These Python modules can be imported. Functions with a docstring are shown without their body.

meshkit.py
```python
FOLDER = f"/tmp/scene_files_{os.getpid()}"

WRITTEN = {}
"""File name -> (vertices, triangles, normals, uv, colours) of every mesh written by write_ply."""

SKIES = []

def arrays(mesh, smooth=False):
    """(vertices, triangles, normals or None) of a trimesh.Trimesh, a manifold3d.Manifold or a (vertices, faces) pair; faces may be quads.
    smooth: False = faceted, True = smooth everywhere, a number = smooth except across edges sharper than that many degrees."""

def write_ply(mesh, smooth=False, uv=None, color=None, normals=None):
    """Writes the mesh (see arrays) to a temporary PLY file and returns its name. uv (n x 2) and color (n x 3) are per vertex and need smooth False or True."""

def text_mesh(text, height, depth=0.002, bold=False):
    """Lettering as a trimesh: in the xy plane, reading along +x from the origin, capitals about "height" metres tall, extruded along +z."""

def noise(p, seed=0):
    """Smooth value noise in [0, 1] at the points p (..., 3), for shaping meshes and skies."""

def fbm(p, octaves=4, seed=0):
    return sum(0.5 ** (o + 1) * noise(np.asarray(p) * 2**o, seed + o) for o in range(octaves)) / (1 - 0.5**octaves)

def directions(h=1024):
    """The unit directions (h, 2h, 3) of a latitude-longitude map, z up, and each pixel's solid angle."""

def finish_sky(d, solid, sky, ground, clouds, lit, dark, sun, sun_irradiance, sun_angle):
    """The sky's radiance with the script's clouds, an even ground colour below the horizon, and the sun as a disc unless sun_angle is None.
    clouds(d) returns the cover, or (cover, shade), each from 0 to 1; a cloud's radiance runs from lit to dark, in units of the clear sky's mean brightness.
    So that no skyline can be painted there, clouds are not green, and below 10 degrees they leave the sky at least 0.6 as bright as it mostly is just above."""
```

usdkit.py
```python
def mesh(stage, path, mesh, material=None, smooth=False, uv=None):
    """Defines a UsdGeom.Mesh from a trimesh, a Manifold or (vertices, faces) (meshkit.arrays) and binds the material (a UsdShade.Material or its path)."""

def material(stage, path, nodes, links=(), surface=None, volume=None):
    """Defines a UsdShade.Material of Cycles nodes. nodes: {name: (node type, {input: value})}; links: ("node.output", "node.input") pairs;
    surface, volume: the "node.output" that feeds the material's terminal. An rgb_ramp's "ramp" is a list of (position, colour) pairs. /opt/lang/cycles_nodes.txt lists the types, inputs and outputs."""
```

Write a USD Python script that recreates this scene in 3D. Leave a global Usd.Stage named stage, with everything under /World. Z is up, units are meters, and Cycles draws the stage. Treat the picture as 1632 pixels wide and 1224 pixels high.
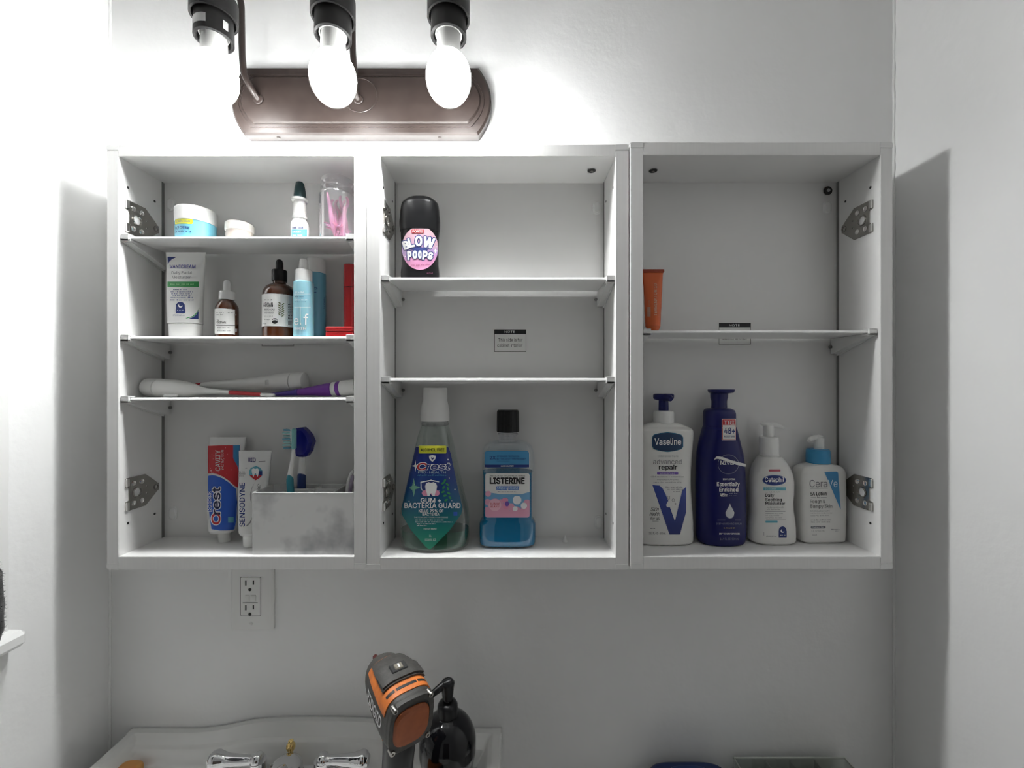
import math, random
import numpy as np
import trimesh
import usdkit, meshkit
from pxr import Usd, UsdGeom, UsdLux, Gf, Sdf
from scipy.interpolate import PchipInterpolator
from shapely.geometry import Polygon, Point, LineString, MultiPolygon, box as sbox
from shapely import affinity
from shapely.ops import unary_union

stage = Usd.Stage.CreateInMemory()
UsdGeom.SetStageUpAxis(stage, "Z")
UsdGeom.SetStageMetersPerUnit(stage, 1.0)
UsdGeom.Xform.Define(stage, "/World")
UsdGeom.Scope.Define(stage, "/World/Looks")

# ------------------------------------------------------------------ camera, light, exposure
F, CX, CY, EYE = 680.0, 816.0, 617.0, 1.5        # focal length in pixels, principal point, eye height
cam = UsdGeom.Camera.Define(stage, "/World/camera")
cam.CreateHorizontalApertureAttr(36.0)
cam.CreateVerticalApertureAttr(27.0)
cam.CreateFocalLengthAttr(36.0 * F / 1632.0)
cam.CreateVerticalApertureOffsetAttr(36.0 * (CY - 612.0) / 1632.0)
cam.CreateClippingRangeAttr(Gf.Vec2f(0.02, 50))
cam.CreateExposureAttr(1.95)
UsdGeom.Xformable(cam).AddTranslateOp().Set(Gf.Vec3d(0, 0, EYE))
UsdGeom.Xformable(cam).AddRotateXOp().Set(90.0)
BULB_POWER = 26.0                                  # radiance of the three lit globes, the only lamps of the room
BULB_TINT = (0.985, 1.0, 0.995)

# ------------------------------------------------------------------ helpers: prims
used = {}
def numbered(path):
    k = used.get(path, -1) + 1
    used[path] = k
    return path if k == 0 else f"{path}_{k:03d}"

def tag(p, label=None, cat=None, group=None, kind=None):
    p = p.GetPrim() if hasattr(p, "GetPrim") else p
    for key, val in (("label", label), ("category", cat), ("group", group), ("kind", kind)):
        if val:
            p.SetCustomDataByKey(key, val)
    return p

def thing(name, label, cat, loc=(0, 0, 0), rotz=0.0, group=None, kind=None):
    x = UsdGeom.Xform.Define(stage, numbered("/World/" + name))
    x.AddTranslateOp().Set(Gf.Vec3d(*map(float, loc)))
    if rotz:
        x.AddRotateZOp().Set(float(rotz))
    return tag(x, label, cat, group, kind)

def part(name, mesh, mat, parent=None, smooth=35, label=None, cat=None, group=None, kind=None):
    base = "/World" if parent is None else str(parent.GetPath())
    m = usdkit.mesh(stage, numbered(f"{base}/{name}"), mesh, mat, smooth=smooth)
    return tag(m, label, cat, group, kind)

# ------------------------------------------------------------------ helpers: meshes
cat = trimesh.util.concatenate
def tm(v, f):
    return trimesh.Trimesh(np.asarray(v, float), np.asarray(f, int), process=False)

def box(x0, x1, y0, y1, z0, z1, c=0.0):
    """A box with its edges chamfered by c."""
    if c <= 0:
        m = trimesh.creation.box((x1 - x0, y1 - y0, z1 - z0))
        m.apply_translation(((x0 + x1) / 2, (y0 + y1) / 2, (z0 + z1) / 2))
        return m
    h = np.array([x1 - x0, y1 - y0, z1 - z0]) / 2
    c = min(c, h.min() * 0.95)
    pts = []
    for s in np.ndindex(2, 2, 2):
        sg = np.array(s) * 2 - 1
        for k in range(3):
            q = h - c
            q[k] = h[k]
            pts.append(sg * q)
    m = trimesh.convex.convex_hull(np.array(pts))
    m.apply_translation(((x0 + x1) / 2, (y0 + y1) / 2, (z0 + z1) / 2))
    return m

def lathe(prof, n=48):
    """Profile (r, z) turned about z; closed where r reaches 0."""
    prof = np.array(prof, float)
    return trimesh.creation.revolve(prof, sections=n)

def solid_lathe(prof, n=48):
    p = [(0, prof[0][1])] + list(prof) + [(0, prof[-1][1])]
    p = [q for i, q in enumerate(p) if i == 0 or q != p[i - 1]]
    return lathe(p, n)

def cyl(r, z0, z1, n=40, c=0.0):
    return solid_lathe([(r - c, z0), (r, z0 + c), (r, z1 - c), (r - c, z1)] if c else [(r, z0), (r, z1)], n)

def tube(points, radii, n=14, cap=True):
    p = np.asarray(points, float)
    r = np.broadcast_to(np.asarray(radii, float), (len(p),))
    t = np.gradient(p, axis=0)
    t /= np.linalg.norm(t, axis=1, keepdims=True) + 1e-12
    a = np.cross(t[0], [0, 0, 1.0] if abs(t[0][2]) < 0.9 else [1.0, 0, 0])
    a /= np.linalg.norm(a)
    A = []
    for k in range(len(p)):
        a = a - t[k] * a.dot(t[k])
        a /= np.linalg.norm(a)
        A.append(a)
    A = np.array(A)
    B = np.cross(t, A)
    ang = np.arange(n) * 2 * np.pi / n
    v = p[:, None] + r[:, None, None] * (np.cos(ang)[None, :, None] * A[:, None] + np.sin(ang)[None, :, None] * B[:, None])
    return skin(v, cap)

def skin(v, cap=True):
    """Rings (k, n, 3) joined into a closed surface."""
    k, n = v.shape[:2]
    i, j = np.meshgrid(np.arange(k - 1), np.arange(n), indexing="ij")
    a, b, c, d = i * n + j, i * n + (j + 1) % n, (i + 1) * n + (j + 1) % n, (i + 1) * n + j
    f = np.vstack([np.stack([a, b, c], -1).reshape(-1, 3), np.stack([a, c, d], -1).reshape(-1, 3)])
    V = v.reshape(-1, 3)
    if cap:
        m = len(V)
        V = np.vstack([V, v[0].mean(0), v[-1].mean(0)])
        j = np.arange(n)
        f = np.vstack([f, np.stack([np.full(n, m), (j + 1) % n, j], 1), np.stack([np.full(n, m + 1), (k - 1) * n + j, (k - 1) * n + (j + 1) % n], 1)])
    return tm(V, f)

def spline(pts, n=40):
    p = np.asarray(pts, float)
    s = np.r_[0, np.cumsum(np.linalg.norm(np.diff(p, axis=0), axis=1))]
    return PchipInterpolator(s, p)(np.linspace(0, s[-1], n))

class Loft:
    """Superellipse sections (z, a, b, e[, cx, cy]) stacked along z; rb, rt round the bottom and the top."""
    def __init__(self, secs, rb=0.0, rt=0.0, n=56, rings=44):
        s = np.array([list(q) + [0.0] * (6 - len(q)) for q in secs], float)
        self.z0, self.z1, self.rb, self.rt = s[0, 0], s[-1, 0], rb, rt
        self.f = PchipInterpolator(s[:, 0], s[:, 1:])
        z = np.linspace(self.z0, self.z1, rings)
        if rb: z = np.r_[z, self.z0 + rb * (1 - np.cos(np.linspace(0, np.pi / 2, 7)))]
        if rt: z = np.r_[z, self.z1 - rt * (1 - np.cos(np.linspace(0, np.pi / 2, 7)))]
        z = np.unique(np.round(np.r_[z, s[:, 0]], 7))
        th = np.arange(n) * 2 * np.pi / n
        rows = []
        for q in z:
            a, b, e, cx, cy = self.at(q)
            c, si = np.cos(th), np.sin(th)
            rows.append(np.stack([cx + a * np.sign(c) * np.abs(c) ** (2 / e), cy + b * np.sign(si) * np.abs(si) ** (2 / e), np.full(n, q)], 1))
        self.mesh = skin(np.array(rows))
    def at(self, z):
        a, b, e, cx, cy = self.f(np.clip(z, self.z0, self.z1)).T
        ins = 0
        if self.rb: ins = ins + np.where(z < self.z0 + self.rb, self.rb - np.sqrt(np.maximum(self.rb ** 2 - (self.rb - np.clip(z - self.z0, 0, None)) ** 2, 0)), 0)
        if self.rt: ins = ins + np.where(z > self.z1 - self.rt, self.rt - np.sqrt(np.maximum(self.rt ** 2 - (self.rt - np.clip(self.z1 - z, 0, None)) ** 2, 0)), 0)
        return np.maximum(a - ins, 1e-5), np.maximum(b - ins, 1e-5), e, cx, cy
    def front(self, u, v, off):
        a, b, e, cx, cy = self.at(np.asarray(v))
        q = np.clip(np.abs((u - cx) / (a + off)), 0, 0.975)
        return np.stack([u, cy - (b + off) * (1 - q ** e) ** (1 / e), v], -1)

def prism(poly, h, chamfer=0.0):
    """Shapely polygon in xy raised to h along z, its top edge chamfered."""
    polys = list(getattr(poly, "geoms", [poly]))
    out = []
    for p in polys:
        if chamfer <= 0:
            out.append(trimesh.creation.extrude_polygon(p, h, engine="earcut"))
        else:
            a = trimesh.creation.extrude_polygon(p, h - chamfer, engine="earcut")
            ring = np.array(p.exterior.coords)[:-1]
            q = np.array(p.centroid.coords[0])
            s = np.maximum(np.abs(ring - q).max(0) - chamfer, 1e-6) / np.abs(ring - q).max(0)
            top = (ring - q) * s + q
            rows = np.array([np.c_[ring, np.full(len(ring), h - chamfer)], np.c_[top, np.full(len(ring), h)]])
            out += [a, skin(rows)]
    return cat(out)

def to_front(m):
    """A mesh drawn in xy with height z turned to stand in xz, its height pointing to -y."""
    m = m.copy()
    v = np.array(m.vertices)
    m.vertices = np.stack([v[:, 0], -v[:, 2], v[:, 1]], 1)
    return m

def moved(m, d=(0, 0, 0), rx=0, ry=0, rz=0):
    m = m.copy()
    for ang, ax in ((rx, (1, 0, 0)), (ry, (0, 1, 0)), (rz, (0, 0, 1))):
        if ang:
            m.apply_transform(trimesh.transformations.rotation_matrix(math.radians(ang), ax))
    m.apply_translation(d)
    return m

# ------------------------------------------------------------------ helpers: flat print laid on a surface
def tris(poly):
    V, Fc, n = [], [], 0
    for p in getattr(poly, "geoms", [poly]):
        if p.is_empty or p.area < 1e-12:
            continue
        v, f = trimesh.creation.triangulate_polygon(p, engine="earcut")
        V.append(v); Fc.append(f + n); n += len(v)
    return np.vstack(V), np.vstack(Fc)

_texts = {}
def text2d(s, bold=False):
    if (s, bold) not in _texts:
        m = meshkit.text_mesh(s, 1.0, 0.1, bold)
        v, f = np.array(m.vertices), np.array(m.faces)
        low = f[(v[f][:, :, 2] < 0.05).all(1)]
        idx, inv = np.unique(low, return_inverse=True)
        v2 = v[idx, :2]
        v2 = v2 - v2.min(0)
        v2 = v2 / v2.max(0)
        _texts[(s, bold)] = (v2, inv.reshape(-1, 3))
    return _texts[(s, bold)]

def text(s, x0, x1, z0, z1, bold=False, slant=0.0, turn=False, arc=0.0):
    """Lettering fitted to the rectangle; turn = reading upwards; arc = rise of the middle of the line."""
    v, f = text2d(s, bold)
    v = v.copy()
    if turn:
        v = np.stack([1 - v[:, 1], v[:, 0]], 1)
    if arc:
        v = np.stack([v[:, 0], v[:, 1] + arc * (1 - (2 * v[:, 0] - 1) ** 2)], 1)
    q = np.stack([x0 + v[:, 0] * (x1 - x0), z0 + v[:, 1] * (z1 - z0)], 1)
    if slant:
        q[:, 0] += slant * (q[:, 1] - z0)
    return q, f

def outline(tri, d):
    v, f = tri
    return unary_union([Polygon(v[t]) for t in f if Polygon(v[t]).is_valid]).buffer(d, 4).simplify(d * 0.1)

def wordbars(x0, x1, z0, z1, rng, gap=0.18):
    """A line of print too small to read, as little word-long strips."""
    x, out, h = x0, [], z1 - z0
    while x < x1 - h * 0.5:
        w = min(h * rng.uniform(1.4, 4.5), x1 - x)
        n = max(1, int(w / (h * 0.7)))
        for k in range(n):                                # letter by letter, at x-height or full height
            a = x + w * k / n
            top = z0 + h * rng.choice((0.7, 0.7, 1.0))
            out.append(sbox(a, z0, a + w / n * 0.62, top))
        x += w + h * (0.5 + gap)
    return MultiPolygon(out)

def lay(shape, surf, off=0.0003, edge=0.004):
    """Polygon or triangles in (u, v) laid on surf(u, v, off)."""
    v, f = tris(shape) if hasattr(shape, "geom_type") else shape
    v3 = np.c_[v, np.zeros(len(v))]
    if edge and len(f):
        L = max(np.linalg.norm(v3[f[:, i]] - v3[f[:, (i + 1) % 3]], axis=1).max() for i in range(3))
        if L > edge:
            v3, f = trimesh.remesh.subdivide_to_size(v3, f, edge, max_iter=12)
    p = surf(v3[:, 0], v3[:, 1], off)
    n = np.cross(p[f[:, 1]] - p[f[:, 0]], p[f[:, 2]] - p[f[:, 0]])
    f = np.where((n[:, 1] > 0)[:, None], f[:, ::-1], f)
    return tm(p, f)

def flat(y):
    return lambda u, v, off: np.stack([u, np.full_like(np.asarray(u, float), y - off), v], -1)

def rr(x0, x1, z0, z1, r):
    r = min(r, (x1 - x0) * 0.49, (z1 - z0) * 0.49)
    return sbox(x0 + r, z0 + r, x1 - r, z1 - r).buffer(r, 6)

def ell(x, z, a, b, n=36):
    t = np.arange(n) * 2 * np.pi / n
    return Polygon(np.c_[x + a * np.cos(t), z + b * np.sin(t)])

# ------------------------------------------------------------------ helpers: where a pixel of the photograph lies at a given depth
def at(px, py, Y):
    return (px - CX) * Y / F, EYE - (py - CY) * Y / F

def stretch(px):
    return math.sqrt(1 + ((px - CX) / F) ** 2)

class Item:
    """Measuring frame of one thing: its place, and its own coordinates of points read off the photograph."""
    def __init__(self, pxc, Yc, z, Yf=None):
        self.X, self.Y, self.z, self.Yf = (pxc - CX) * Yc / F, Yc, z, Yf or Yc
        self.loc = (self.X, Yc, z)
    def u(self, px, Y=None): return (px - CX) * (Y or self.Y) / F - self.X
    def v(self, py, Y=None): return EYE - (py - CY) * (Y or self.Y) / F - self.z
    def fu(self, px): return self.u(px, self.Yf)
    def fv(self, py): return self.v(py, self.Yf)
    def r(self, wpx, pxc): return wpx / stretch(pxc) / 2 * self.Y / F
    def P(self, pts): return Polygon([(self.fu(x), self.fv(y)) for x, y in pts])
    def R(self, x0, x1, y0, y1, r=0.0): return rr(self.fu(x0), self.fu(x1), self.fv(y1), self.fv(y0), r) if r else sbox(self.fu(x0), self.fv(y1), self.fu(x1), self.fv(y0))
    def E(self, x, y, rx, ry): return ell(self.fu(x), self.fv(y), rx * self.Yf / F, ry * self.Yf / F)
    def T(self, s, x0, x1, y0, y1, **k): return text(s, self.fu(x0), self.fu(x1), self.fv(y1), self.fv(y0), **k)
    def W(self, x0, x1, y0, y1, rng): return wordbars(self.fu(x0), self.fu(x1), self.fv(y1), self.fv(y0), rng)

    def on(self, S):
        """The surface S as reached from the eye: print measured at depth Yf is slid along its line of sight until it lies on S."""
        def g(u, v, off):
            Y = np.full_like(np.asarray(u, float), self.Yf)
            for _ in range(40):
                p = S((u + self.X) * Y / self.Yf - self.X, EYE + (v + self.z - EYE) * Y / self.Yf - self.z, off)
                Y = 0.65 * Y + 0.35 * (self.Y + p[:, 1])
            return p
        return g

# ------------------------------------------------------------------ materials
def mat(name, color, rough=0.5, metal=0.0, noise=None, bump=None, **k):
    """Principled surface; noise = (scale, second colour[, low, high]); bump = (scale, distance)."""
    nodes = {"p": ("principled_bsdf", {"base_color": color, "roughness": rough, "metallic": metal, **k})}
    links = []
    if noise or bump:
        nodes["tc"] = ("texture_coordinate", {})
    if noise:
        lo, hi = (noise[2], noise[3]) if len(noise) > 2 else (0.35, 0.65)
        nodes["n"] = ("noise_texture", {"scale": noise[0], "detail": 4.0, "roughness": 0.55})
        nodes["r"] = ("rgb_ramp", {"ramp": [(0, color), (lo, color), (hi, noise[1]), (1, noise[1])]})
        links += [("tc.object", "n.vector"), ("n.fac", "r.fac"), ("r.color", "p.base_color")]
    if bump:
        nodes["bn"] = ("noise_texture", {"scale": bump[0], "detail": 3.0})
        nodes["b"] = ("bump", {"strength": 1.0, "distance": bump[1]})
        links += [("tc.object", "bn.vector"), ("bn.fac", "b.height"), ("b.normal", "p.normal")]
    return usdkit.material(stage, "/World/Looks/" + name, nodes, links, surface="p.BSDF")

def pane(name, tint, rough=0.03, edge=0.6, milk=0.0, milkcol=(0.8, 0.8, 0.8)):
    """Thin clear plastic: lets light straight through, mirrors more towards the grazing edge; milk = share of cloudy plastic."""
    nodes = {"t": ("transparent_bsdf", {"color": tint}), "g": ("glossy_bsdf", {"color": (1, 1, 1), "roughness": rough}),
             "f": ("layer_weight", {"blend": 0.5}), "pw": ("math", {"math_type": "power", "value2": 2.5}), "ma": ("math", {"math_type": "multiply_add", "value2": edge, "value3": 0.07}),
             "m": ("mix_closure", {}), "d": ("diffuse_bsdf", {"color": milkcol}), "m2": ("mix_closure", {"fac": milk})}
    return usdkit.material(stage, "/World/Looks/" + name, nodes,
                           [("f.facing", "pw.value1"), ("pw.value", "ma.value1"), ("ma.value", "m.fac"), ("t.BSDF", "m2.closure1"), ("d.BSDF", "m2.closure2"), ("m2.closure", "m.closure1"), ("g.BSDF", "m.closure2")], surface="m.closure")

def vgrad(name, z0, z1, stops, rough=0.4, noise=None):
    """Print whose colour runs along the thing's height."""
    nodes = {"tc": ("texture_coordinate", {}), "s": ("separate_xyz", {}), "m": ("map_range", {"from_min": z0, "from_max": z1, "clamp": True}),
             "r": ("rgb_ramp", {"ramp": stops}), "p": ("principled_bsdf", {"roughness": rough})}
    return usdkit.material(stage, "/World/Looks/" + name, nodes,
                           [("tc.object", "s.vector"), ("s.z", "m.value"), ("m.result", "r.fac"), ("r.color", "p.base_color")], surface="p.BSDF")

WALL = mat("wall_paint", (0.81, 0.81, 0.805), 0.36, bump=(70.0, 0.0005), noise=(3.0, (0.84, 0.84, 0.835)))
CEIL = mat("ceiling_paint", (0.88, 0.88, 0.87), 0.7)
FLOOR = mat("floor_tile", (0.74, 0.73, 0.72), 0.4, noise=(12.0, (0.80, 0.79, 0.78)))
TRIM = mat("trim_paint", (0.80, 0.80, 0.79), 0.3)
CAB = mat("cabinet_melamine", (0.77, 0.765, 0.755), 0.38)
EDGE = usdkit.material(stage, "/World/Looks/cabinet_edge_band", {
    "tc": ("texture_coordinate", {}), "mp": ("mapping", {"scale": (260.0, 40.0, 9.0)}), "n": ("noise_texture", {"scale": 1.0, "detail": 2.0}),
    "r": ("rgb_ramp", {"ramp": [(0, (0.745, 0.74, 0.73)), (0.4, (0.755, 0.75, 0.74)), (0.62, (0.77, 0.765, 0.755)), (1, (0.775, 0.77, 0.76))]}),
    "p": ("principled_bsdf", {"roughness": 0.42})},
    [("tc.object", "mp.vector"), ("mp.vector", "n.vector"), ("n.fac", "r.fac"), ("r.color", "p.base_color")], surface="p.BSDF")
SHELF = mat("shelf_white", (0.80, 0.80, 0.79), 0.25)
WPLAS = mat("white_plastic", (0.78, 0.78, 0.765), 0.32)
WPLAS2 = mat("white_plastic_matte", (0.74, 0.74, 0.72), 0.45)
COVERW = mat("glossy_cover", (0.82, 0.82, 0.81), 0.12)
CLIP = mat("clip_plastic", (0.74, 0.74, 0.73), 0.4)
TRACK = mat("gap_strip", (0.20, 0.20, 0.195), 0.5)
DARKSTRIP = mat("dark_hole", (0.015, 0.015, 0.015), 0.6)
RUBBER = mat("black_rubber", (0.02, 0.02, 0.02), 0.5)
NICKEL = mat("nickel_plate", (0.40, 0.385, 0.36), 0.2, 1.0)
CHROME = mat("chrome", (0.66, 0.66, 0.67), 0.06, 1.0)
BRASS = mat("polished_brass", (0.85, 0.62, 0.25), 0.15, 1.0)
BRONZE = mat("bronze_metal", (0.016, 0.0110, 0.0095), 0.36, 0.1, noise=(40.0, (0.021, 0.015, 0.013)), specular_ior_level=0.4)
SOCK = mat("socket_black", (0.012, 0.0115, 0.0115), 0.45, specular_ior_level=0.3)
STICK = mat("silver_sticker", (0.5, 0.5, 0.5), 0.35)
PORC = mat("porcelain", (0.78, 0.78, 0.76), 0.08, coat_weight=0.5)
BLACKGL = mat("black_gloss", (0.004, 0.004, 0.005), 0.07, specular_ior_level=0.35)
BLACKP = mat("black_plastic", (0.007, 0.007, 0.008), 0.33, specular_ior_level=0.3)
NAVY = mat("navy_plastic", (0.004, 0.006, 0.095), 0.3, specular_ior_level=0.4)
SCREW = mat("bright_screw", (0.75, 0.74, 0.72), 0.12, 1.0)
INKW = mat("ink_white", (0.85, 0.85, 0.85), 0.45)
INKK = mat("ink_black", (0.012, 0.012, 0.014), 0.5)
INKG = mat("ink_grey", (0.22, 0.22, 0.23), 0.5)
INKN = mat("ink_navy", (0.012, 0.03, 0.18), 0.45)
INKB = mat("ink_blue", (0.02, 0.10, 0.50), 0.45)
INKT = mat("ink_teal", (0.12, 0.40, 0.50), 0.45)
INKR = mat("ink_red", (0.50, 0.02, 0.03), 0.45)
INKGR = mat("ink_green", (0.03, 0.28, 0.07), 0.45)
INKY = mat("ink_yellow", (0.68, 0.68, 0.04), 0.45)
INKP = mat("ink_pink", (0.75, 0.30, 0.45), 0.45)
INKV = mat("ink_violet", (0.16, 0.08, 0.40), 0.45)
INKO = mat("ink_olive", (0.10, 0.12, 0.03), 0.5)
PAPER = mat("label_paper", (0.76, 0.76, 0.74), 0.5)
# a light-emitting-diode bulb shines mostly away from its base: the globe's end is brighter than its shoulder
EMIT = usdkit.material(stage, "/World/Looks/lit_globe", {"g": ("geometry", {}), "s": ("separate_xyz", {}), "m": ("map_range", {"from_min": 1.0, "from_max": -1.0, "to_min": 0.0, "to_max": 1.0}),
    "p": ("math", {"math_type": "power", "value2": 3.4}), "k": ("math", {"math_type": "multiply_add", "value2": 4.2 * BULB_POWER, "value3": 0.07 * BULB_POWER}),
    "e": ("emission", {"color": BULB_TINT})}, [("g.normal", "s.vector"), ("s.z", "m.value"), ("m.result", "p.value1"), ("p.value", "k.value1"), ("k.value", "e.strength")], surface="e.emission")
rng = random.Random(7)

# ------------------------------------------------------------------ the room
YW, XL, XR, YFRONT, ZC = 0.779, -0.7340, 0.6975, -1.35, 2.45
YCAB, YBACK = 0.680, 0.770                          # cabinet fronts, cabinet back panels
def struct(name, mesh, m, label=None, smooth=False):
    return part(name, mesh, m, None, smooth, label, None, None, "structure")
struct("floor", box(XL - 0.1, XR + 0.1, YFRONT - 0.1, YW + 0.1, -0.1, 0), FLOOR, "grey floor of the bathroom")
struct("ceiling", box(XL - 0.1, XR + 0.1, YFRONT - 0.1, YW + 0.1, ZC, ZC + 0.1), CEIL, "white bathroom ceiling")
struct("wall_back", box(XL - 0.1, XR + 0.1, YW, YW + 0.1, 0, ZC), WALL, "painted back wall that carries the cabinets and the light")
struct("wall_left", box(XL - 0.1, XL, YFRONT, YW, 0, ZC), WALL, "painted left wall with the window sill")
struct("wall_right", box(XR, XR + 0.1, YFRONT, YW, 0, ZC), WALL, "painted right wall")
struct("wall_front", box(XL - 0.1, XR + 0.1, YFRONT - 0.1, YFRONT, 0, ZC), WALL, "wall behind the viewer")
# a dark wooden door in the wall behind the viewer
dr_ = thing("door_1", "dark wooden panel door in the wall behind the viewer", None, (-0.02, YFRONT, 0.0), kind="structure")
WOOD = mat("dark_wood", (0.055, 0.032, 0.020), 0.4, noise=(6.0, (0.075, 0.045, 0.028)))
part("leaf", box(-0.40, 0.40, 0.001, 0.030, 0.005, 2.03, 0.003), WOOD, dr_, False)
for za, zb in ((0.15, 0.95), (1.05, 1.90)):
    for xa in (-0.33, 0.04):
        part("panel", box(xa, xa + 0.29, 0.030, 0.038, za, zb, 0.006), WOOD, dr_, False)
part("frame", cat([box(-0.48, -0.405, 0.001, 0.035, 0, 2.10), box(0.405, 0.48, 0.001, 0.035, 0, 2.10), box(-0.48, 0.48, 0.001, 0.035, 2.035, 2.11)]), TRIM, dr_, False)
part("door_handle", tube([(0.34, 0.030, 1.0), (0.34, 0.085, 1.0), (0.22, 0.085, 1.0)], 0.009, 12), NICKEL, dr_, 40)
# uneven caulk in the two inner corners
for side, x in (("left", XL), ("right", XR)):
    zz = np.linspace(0.02, ZC - 0.02, 160)
    s = 1 if side == "left" else -1
    wob = meshkit.fbm(np.stack([zz * 22, zz * 0 + (3 if s > 0 else 9), zz * 0], 1)) - 0.5
    wob2 = meshkit.fbm(np.stack([zz * 60, zz * 0 + 5, zz * 0 + s], 1)) - 0.5
    path = np.stack([x + s * (0.0006 + 0.0024 * wob), np.full_like(zz, YW - 0.0006) - 0.002 * wob2, zz], 1)
    struct("trim", tube(path, 0.0026 + 0.0016 * wob2, 8), TRIM, f"bead of uneven caulk in the {side} inner corner", smooth=50)
# window on the left wall: casing, sill, apron, sash; only the casing's edge and the sill's end show
wd = thing("window_1", "white window casing with sill at the left picture edge", None, (XL, 0.0, 0.0), kind="structure")
part("casing", box(0, 0.009, 0.575, 0.617, 1.14, 2.30, 0.003), TRIM, wd)
part("casing", box(0, 0.009, -0.10, -0.03, 1.14, 2.30, 0.003), TRIM, wd)
part("casing", box(0, 0.010, -0.10, 0.617, 2.24, 2.30, 0.003), TRIM, wd)
part("sill", cat([box(0, 0.030, -0.12, 0.6225, 1.126, 1.1495, 0.006)]), TRIM, wd)
part("apron", box(0, 0.012, -0.10, 0.600, 1.065, 1.128, 0.004), TRIM, wd)
part("sash", cat([box(0, 0.006, -0.03, 0.575, 1.15, 1.20, 0.002), box(0, 0.006, -0.03, 0.575, 2.19, 2.24, 0.002), box(0, 0.006, -0.03, 0.02, 1.19, 2.2, 0.002),
                  box(0, 0.006, 0.525, 0.575, 1.19, 2.2, 0.002), box(0, 0.006, -0.03, 0.575, 1.67, 1.71, 0.002)]), TRIM, wd)
part("pane", box(0.0005, 0.002, 0.02, 0.525, 1.20, 2.19), mat("night_glass", (0.01, 0.012, 0.015), 0.05), wd)
# ------------------------------------------------------------------ the three open cabinets
def mm(px): return (px - CX) * YCAB / F             # x of a pixel column at the cabinets' front plane
def mz(py): return EYE - (py - CY) * YCAB / F       # z of a pixel row there
CABS = {
    "left": dict(x0=mm(170), x1=mm(583.7), i0=mm(188.7), i1=mm(564), z0=mz(907.3), z1=mz(230.3), b=mz(887.2), t=mz(249.2)),
    "middle": dict(x0=mm(584.3), x1=mm(1002), i0=mm(606), i1=mm(981.2), z0=mz(908), z1=mz(230.3), b=mz(888.3), t=mz(249.2)),
    "right": dict(x0=mm(1003.8), x1=mm(1421), i0=mm(1024.5), i1=mm(1401.5), z0=mz(906), z1=mz(228), b=mz(886.2), t=mz(248.2)),
}
PLATE_Z = {"upper": 1.7782, "lower": 1.3248}
def plate_mesh():
    """Hinge plate drawn in (depth, height), 2 mm thick, lying on a side wall; its dimples and lugs follow as parts."""
    up = [(0.0115, 0.026), (0.0145, 0.0268), (0.0485, 0.0268), (0.0685, 0.011), (0.0725, 0.0072), (0.0755, 0.0062)]
    nose = [(0.0115, 0.0115), (0.0175, 0.0105)]
    half = nose[::-1] + up
    pts = half + [(y, -z) for y, z in half[::-1]]
    p = Polygon(pts).buffer(-0.0012).buffer(0.0012, 6)
    p = p.difference(ell(0.0322, 0, 0.0072, 0.0075)).difference(ell(0.0705, 0, 0.0028, 0.0035))
    for s in (-1, 1):
        p = p.difference(Point(0.025, s * 0.0165).buffer(0.0016)).difference(Point(0.041, s * 0.016).buffer(0.0018)).difference(sbox(0.049, s * 0.006 - 0.001, 0.053, s * 0.006 + 0.001))
    return prism(p, 0.0018)
PLATE = plate_mesh()
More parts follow.
